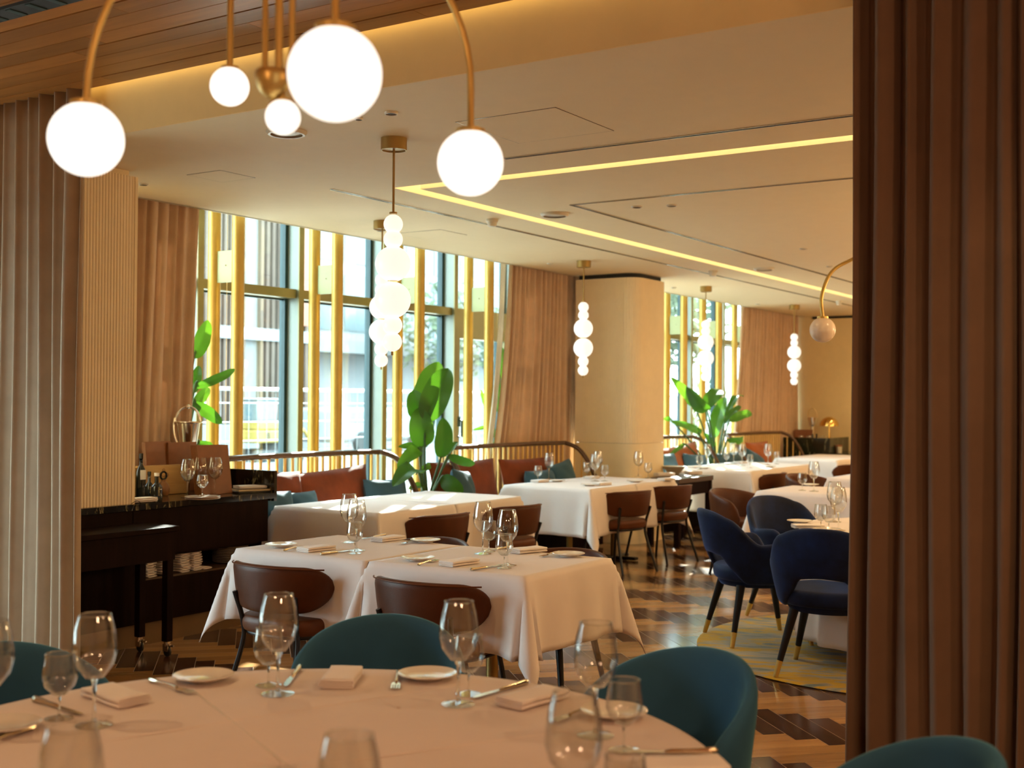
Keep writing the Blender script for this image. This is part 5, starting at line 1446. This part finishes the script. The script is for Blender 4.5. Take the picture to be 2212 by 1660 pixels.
# brass mushroom lamp on the counter
q = onx(1791, 920, 17.5); zc = .736
lp = thing('table_lamp', 'brass dome table lamp on the far marble counter', 'lamp', (q.x, q.y, zc))
kk = (q-EYE).dot(FW)/FPX
mb = MB(); mb.sphere((0, 0, q.z-zc-1*kk), 20.5*kk, 36, 12, PI/2, PI, sz=.98); mb.build('shade', M['brass_pol'], lp)
mb = MB(); mb.tube([(0, 0, .0), (0, 0, q.z-zc)], [4.0*kk, 1.6*kk], 16); mb.lathe([(0, 0), (.07, 0), (.07, .012), (0, .02)], seg=24); mb.build('stem', M['brass_pol'], lp)
# second ice bucket, menus, bottles, glasses on the counter
q = onx(1755, 902, 17.7)
ib2 = thing('ice_bucket', 'small distant ice bucket with ring handle on the far counter', 'ice bucket', (q.x, q.y, zc), math.radians(15))
kk = (q-EYE).dot(FW)/FPX; zt_ = q.z-zc
mb = MB(); mb.lathe([(0, .0), (9*kk, 0), (9*kk, .01), (4*kk, .02), (4*kk, zt_-20*kk), (8*kk, zt_-19*kk), (11*kk, zt_), (13*kk, zt_), (8*kk, zt_-1*kk), (0, zt_-17*kk)], seg=28); mb.build('bucket', M['silver'], ib2)
mb = MB(); mb.tube([(0, 10*kk*math.cos(a), zt_+20*kk*math.sin(a)) for a in [PI*i/18 for i in range(19)]], 1.0*kk, 8); mb.build('handle', M['gilt'], ib2)
q = onx(1736, 925, 17.6)
MN.put((q.x, q.y, zc+.001), math.radians(-75), 'dark leather menu standing on the far counter', 'menus on the far counter', (1.15, 1, 1.05))
MN.put((q.x+.03, q.y+.03, zc+.001), math.radians(-80), 'second leather menu behind the other on the far counter', 'menus on the far counter', (1.15, 1, 1.0))
for a, l in ((1755, 'slim dark bottle on the far counter below the ice bucket'), (1764, 'slim dark bottle on the far counter beside the lamp')):
    q = onx(a, 935, 17.45); t = thing('bottle', l, 'bottle', (q.x, q.y, zc+.001), 0, 'bottles on the far counter')
    mb = MB(); mb.lathe([(0, 0), (.03, 0), (.03, .17), (.012, .21), (.012, .27), (0, .27)], seg=16); mb.build('bottle_body', M['bottle'], t)
for a, l in ((1747, 'wine glass on the far counter before the menus'), (1776, 'wine glass on the far counter left of the lamp stem'), (1730, 'wine glass on the far counter at its left')):
    q = onx(a, 935, 17.35); WG.put((q.x, q.y, zc+.001), 0, l, 'glasses on the far counter')
q = onx(1803, 955, 17.5)
o = thing('menu_box', 'small dark box on the low end of the far counter', 'box', (q.x, q.y, zc+.001)); mb = MB(); mb.box(-.1, .1, -.08, .08, 0, .11); mb.build('box_body', M['menu'], o, bev=.005); mb = MB(); mb.box(-.102, .102, -.082, .082, .085, .112); mb.build('lid', M['menu'], o, bev=.004)
q = onx(1813, 955, 17.4)
mb = MB(); mb.lathe([(0, 0), (.035, 0), (.04, .09), (.036, .09), (.03, .01), (0, .01)], seg=20); tag(mb.build('tumbler', M['white_plastic']), 'pale tumbler beside the small dark box on the far counter', 'tumbler').location = (q.x, q.y, zc+.001)
# ------------------------------------------------------------------ light
W = bpy.data.worlds.new('sky'); S.world = W; W.use_nodes = True
bg = W.node_tree.nodes['Background']; bg.inputs[0].default_value = (.76, .92, 1.0, 1); bg.inputs[1].default_value = 7.4
def lamp(name, typ, energy, col, loc, size=None, spot=None, blend=.6, rot=None):
    l = bpy.data.lights.new(name, typ); l.energy = energy; l.color = col
    if typ == 'AREA': l.size = size
    elif typ in ('POINT', 'SPOT'): l.shadow_soft_size = size or .03
    if typ == 'SPOT': l.spot_size = math.radians(spot); l.spot_blend = blend
    o = bpy.data.objects.new(name, l); COL.objects.link(o); o.location = loc
    if rot: o.rotation_euler = rot
    return o
sun = lamp('sun', 'SUN', 24.0, (1.0, .95, .86), (0, 0, 10)); sun.data.angle = math.radians(.6)
EL = math.radians(28); AZ = math.radians(29); sd = Vector((-math.cos(AZ)*math.cos(EL), -math.sin(AZ)*math.cos(EL), -math.sin(EL)))
sun.rotation_euler = sd.to_track_quat('-Z', 'Y').to_euler()
# window portals guide the sky light
for (x0, x1, y) in ((4.2, 11.0, 7.25), (11.0, 18.4, 7.25), (.4, 3.6, 7.2)):
    l = bpy.data.lights.new('portal', 'AREA'); l.shape = 'RECTANGLE'; l.size = x1-x0; l.size_y = 3.2; l.cycles.is_portal = True
    o = bpy.data.objects.new('portal', l); COL.objects.link(o); o.location = ((x0+x1)/2, y, 1.7); o.rotation_euler = (-PI/2, 0, 0)
WARM = (1.0, .67, .33)
# recessed ceiling spots of the restaurant (most are outside the picture)
for (x, y, e) in ((4.6, 1.2, 40), (6.6, 3.2, 40), (7.1, 1.6, 40), (9.3, 3.2, 45), (9.3, .5, 40), (12.3, 3.2, 50), (12.3, .6, 40), (15.2, 3.6, 50), (15.4, 1.0, 40), (5.0, -1.5, 40), (8.0, -1.8, 40), (11.5, -1.8, 40), (17.0, 5.0, 35)):
    lamp('ceiling_spot', 'SPOT', e*.45, WARM, (x, y, CEIL-.03), .04, 120, .8)
for (x, y, e) in ((1.0, 3.2, 22), (-1.0, 1.6, 22), (1.8, -1.0, 22), (3.0, 3.3, 14), (3.0, .2, 14)):
    lamp('ceiling_spot', 'SPOT', e*1.1, WARM, (x, y, WOODC-.03), .04, 120, .8)
# added fill lights without fixtures, all behind the right-hand curtain as seen from here
for (x, y, e) in ((6.3, -.6, 34), (8.6, .9, 36), (8.8, -1.9, 30), (11.2, 1.6, 36), (11.6, -1.2, 30), (14.2, 2.6, 34), (14.6, -.6, 26), (16.6, 3.4, 26)):
    lamp('fill_light', 'POINT', e*.62, WARM, (x, y, 2.05), .10)
for (x, y, e) in ((-.9, 1.2, 20), (.4, -1.2, 20), (2.6, -1.4, 16)):  # added warm fill in the near dining area, no fixtures
    lamp('fill_light', 'POINT', e*1.05, (1.0, .58, .33), (x, y, 2.1), .10)
S.view_settings.view_transform = 'Standard'; S.view_settings.look = 'None'; S.view_settings.exposure = 1.25; S.view_settings.gamma = 1
S.view_settings.use_curve_mapping = False
S.cycles.use_denoising = True; S.cycles.max_bounces = 10; S.cycles.diffuse_bounces = 5; S.cycles.glossy_bounces = 4
S.cycles.transparent_max_bounces = 24; S.cycles.sample_clamp_indirect = 6; S.cycles.caustics_reflective = False; S.cycles.caustics_refractive = False
